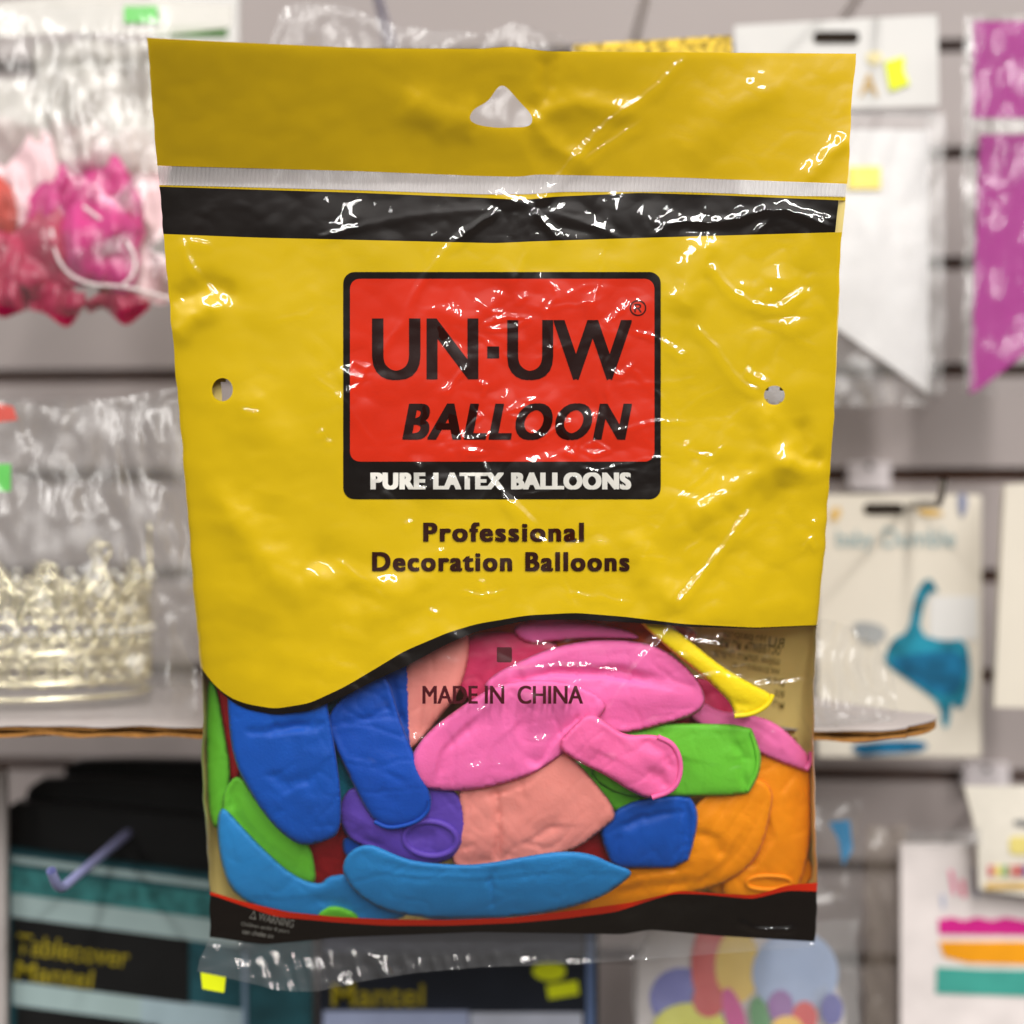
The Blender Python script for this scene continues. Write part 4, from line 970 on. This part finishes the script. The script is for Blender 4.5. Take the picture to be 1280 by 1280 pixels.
lb = prism('black_label', skew(15, 1146, 236, 1226), .1190, .0007, M_BLACKP, p)
words('label_lettering', 'Tablecover', (20, 1176, 162, 1201), .1186, M_OLIVE, lb, bold=.006, rot=.13); words('label_lettering', 'Mantel', (20, 1207, 116, 1230), .1186, M_OLIVE, lb, bold=.006, rot=.13)
prism('pale_print', skew(16, 1226, 182, 1256), .1192, .0005, M_PALETEAL, p); prism('black_print', skew(20, 1258, 200, 1330), .1191, .0005, M_BLACKP, p)
prism('pale_print', skew(176, 1246, 306, 1330), .1191, .0005, flatp('pale blue print', 150, 170, 178), p)
prism('edge_print', rect(303, 1190, 309, 1300), .1188, .0005, flatp('grey blue edge', 110, 130, 150), p)
tag(prism('price_tag', [(251, 1216), (282, 1222), (280, 1241), (253, 1236)], .03, .0006, M_STICK), 'small lime yellow price tag under the corner of the clear flap', 'price tag')
p = thing('tablecover_pack', 'dark navy tablecover pack with yellow stickers below the packet', 'tablecover')
prism('card', rect(398, 1150, 748, 1400), .12, .006, M_NAVY, p)
prism('edge_print', rect(733, 1158, 743, 1400), .1192, .0006, flatp('steel blue print', 95, 115, 155), p)
prism('upper_print', rect(405, 1150, 728, 1190), .1194, .0006, flatp('dim slate print', 70, 74, 92), p)
words('label_lettering', 'Mantel', (415, 1230, 530, 1258), .1192, M_OLIVE, p, bold=.01)
prism('pale_print', rect(404, 1264, 586, 1400), .1192, .0006, flatp('pale lilac print', 150, 160, 190), p); prism('pale_print', rect(588, 1266, 728, 1400), .1191, .0006, flatp('pale grey print', 175, 180, 195), p)
prism('price_sticker', chaikin([(664, 1210), (680, 1203), (706, 1206), (708, 1220), (690, 1228), (668, 1222)]), .1190, .0006, M_STICK, p)
prism('price_sticker', [(683, 1232), (722, 1226), (724, 1243), (686, 1249)], .1190, .0006, M_STICK, p)
tag(prism('dark_pack', rect(318, 1170, 388, 1400), .13, .006, M_NAVY), 'narrow navy pack between the teal and the dark tablecover packs', 'pack')
tag(prism('pale_pack', rect(-60, 962, 7, 1400), .11, .004, flatp('pale grey card', 165, 158, 155)), 'pale grey pack cut off beside the black tablecovers', 'pack')

# pack printed with balloons
p = thing('balloon_print_pack', 'white pack printed with coloured party balloons under the packet corner', 'pack')
card = prism('card', [(796, 1400), (798, 1200), (812, 1168), (830, 1150), (1010, 1150), (1036, 1200), (1056, 1262), (1064, 1400)], .10, .004, flatp('greyish white card', 205, 198, 198), p)
for i, (ol, c) in enumerate(((ellipse(852, 1248, 40, 38), (95, 100, 185)), (ellipse(888, 1208, 24, 56), (205, 55, 52)), (ellipse(922, 1208, 28, 46), (226, 190, 70)), (ellipse(994, 1216, 54, 52), (150, 170, 205)),
                  (ellipse(862, 1286, 46, 32), (215, 215, 60)), (ellipse(886, 1250, 20, 22), (200, 40, 40)), (ellipse(918, 1268, 12, 34, rot=-.3), (205, 40, 140)), (ellipse(950, 1272, 12, 26, rot=-.2), (70, 145, 80)), (ellipse(1006, 1272, 16, 20), (205, 40, 40)),
                  (ellipse(976, 1258, 16, 20), (130, 70, 150)), (ellipse(1040, 1262, 14, 20), (80, 80, 160)), (ellipse(984, 1286, 20, 16), (235, 190, 60)))):
    prism('balloon_print', ol, .0994 - i * .00025, .0006, flatp('balloon print %s' % 'abcdefghijkl'[i], *c), card)
crinkle('bag_film', 790, 1150, 1072, 1400, .09, film_mat('pack film', rough=.12, haze=.16, gain=2), p, amp=5, cell=40, seed=61)
p = thing('hanging_bag', 'limp clear bag with a bright blue tag beside the packet edge', 'clear bag')
crinkle('bag_film', 1018, 1000, 1078, 1400, .10, M_BAGFILM, p, amp=9, cell=30, seed=63, step=3)
prism('blue_tag', [(1036, 1028), (1062, 1025), (1066, 1062), (1054, 1082), (1048, 1050)], .108, .0006, flatp('bright blue tag', 40, 140, 195), p)

# cake card
p = thing('cake_card', 'white card with a layered cake in magenta, orange and teal and thin candles', 'card')
card = prism('card', rect(1126, 1056, 1360, 1400), .14, .003, flatp('white cake card', 218, 210, 208), p)
prism('magenta_layer', [(1173, 1150), (1190, 1147), (1205, 1151), (1222, 1147), (1240, 1151), (1258, 1147), (1280, 1151), (1360, 1150), (1360, 1170), (1174, 1168)], .1394, .0006, flatp('magenta icing', 198, 34, 130), card)
prism('orange_layer', [(1174, 1177), (1360, 1177), (1360, 1210), (1280, 1206), (1210, 1204), (1180, 1196)], .1394, .0006, flatp('orange icing', 225, 150, 20), card)
prism('teal_layer', [(1171, 1209), (1230, 1212), (1360, 1214), (1360, 1248), (1170, 1242)], .1393, .0006, flatp('teal icing', 62, 150, 138), card)
for x0, y0, x1, y1, c in ((1186, 1088, 1196, 1118, (225, 130, 160)), (1200, 1100, 1208, 1122, (225, 110, 140)), (1216, 1086, 1224, 1122, (165, 165, 180)), (1176, 1118, 1182, 1136, (180, 185, 205))):
    prism('candle_print', [(x0, y0), (x0 + 5, y0), (x1, y1), (x1 - 5, y1)], .1394, .0006, flatp('candle print', *c), card)
p = thing('candle_pack', 'pale pack with little coloured candles overlapping the cake card', 'pack')
card = prism('card', [(1206, 984), (1360, 984), (1360, 1130), (1224, 1112), (1222, 1050)], .128, .003, flatp('cream candle card', 214, 208, 196), p)
for i, c in enumerate(((205, 120, 120), (225, 205, 110), (140, 175, 120), (200, 130, 120), (190, 50, 60), (90, 120, 180))):
    prism('candle_print', rect(1235 + i * 9, 1082, 1242 + i * 9, 1096), .1274, .0006, flatp('small candle print', *c), card)
prism('gold_print', rect(1232, 1104, 1360, 1112), .1274, .0006, M_TAN, card); prism('yellow_print', rounded(1262, 1046, 1300, 1068, 6), .1274, .0006, flatp('pale yellow print', 215, 200, 120), card); prism('grey_print', chaikin([(1262, 1030), (1275, 1022), (1300, 1030), (1300, 1038)]), .1274, .0005, flatp('mid grey print', 130, 130, 128), card)
crinkle('bag_fold', 1130, 1036, 1226, 1058, .126, M_BAGFILM2, p, amp=5, cell=22, seed=66, step=3)
p = thing('pleated_bag', 'folded translucent bag hanging beside the cake card', 'clear bag')
crinkle('bag_film', 1082, 1030, 1132, 1400, .15, film_mat('smoky film', rough=.2, haze=.35, gain=2, hazecol=(.30, .25, .20)), p, amp=8, cell=30, seed=68, step=3)
# ------------------------------------------------------------------ camera, light
cam = bpy.data.cameras.new('camera'); co = bpy.data.objects.new('camera', cam); C.objects.link(co)
co.location = (0, -D, 0); co.rotation_euler = (math.pi / 2, 0, 0)
cam.sensor_width = 36; cam.lens = 36 * D / (1280 * S); cam.clip_start = .01; cam.clip_end = 50
cam.dof.use_dof = True; cam.dof.focus_distance = D - .013; cam.dof.aperture_fstop = 3.1; cam.dof.aperture_blades = 0
bpy.context.scene.camera = co

def area(loc, target, sx, sy, power, col=(1, .965, .925)):
    l = bpy.data.lights.new('ceiling_lamp', 'AREA'); l.shape = 'RECTANGLE'; l.size = sx; l.size_y = sy; l.energy = power; l.color = col
    o = bpy.data.objects.new('ceiling_lamp', l); C.objects.link(o); o.location = loc
    o.rotation_euler = (0, 0, 0) if abs(target[0] - loc[0]) < 1e-6 else (Vector(target) - Vector(loc)).to_track_quat('-Z', 'Y').to_euler()
    return o
for x, p_ in ((-1.35, 118), (.25, 128), (1.6, 172)):      # rows of fluorescent tubes running away over the aisle
    area((x, -4.3, 1.6), (x, -4.3, 0), LAMP_W, 7.2, p_)

w = bpy.data.worlds.new('World'); bpy.context.scene.world = w; w.use_nodes = True
nt = w.node_tree; bg = nt.nodes['Background']; bg.inputs[1].default_value = 1.0
tc = nt.nodes.new('ShaderNodeTexCoord'); sx = nt.nodes.new('ShaderNodeSeparateXYZ'); rp = nt.nodes.new('ShaderNodeValToRGB')
nt.links.new(tc.outputs['Generated'], sx.inputs[0]); mr = nt.nodes.new('ShaderNodeMapRange')
mr.inputs[1].default_value = -1; mr.inputs[2].default_value = 1; nt.links.new(sx.outputs[2], mr.inputs[0]); nt.links.new(mr.outputs[0], rp.inputs[0])
e = rp.color_ramp.elements                     # dim shop floor below, pale ceiling above
e[0].position = .0; e[0].color = (.10, .085, .07, 1); e[1].position = 1.0; e[1].color = (.80, .78, .74, 1)
for p, c in ((.45, .045), (.55, .09), (.74, .42)):
    q = e.new(p); q.color = (c, c * .96, c * .92, 1)
nt.links.new(rp.outputs[0], bg.inputs[0])

sc = bpy.context.scene
sc.render.engine = 'CYCLES'
sc.view_settings.view_transform = 'Standard'; sc.view_settings.look = 'None'; sc.view_settings.exposure = 0.26; sc.view_settings.gamma = 1
sc.view_settings.use_curve_mapping = False
sc.cycles.use_denoising = True
sc.cycles.transparent_max_bounces = 24; sc.cycles.max_bounces = 8; sc.cycles.diffuse_bounces = 3; sc.cycles.glossy_bounces = 3
sc.cycles.caustics_reflective = False; sc.cycles.caustics_refractive = False
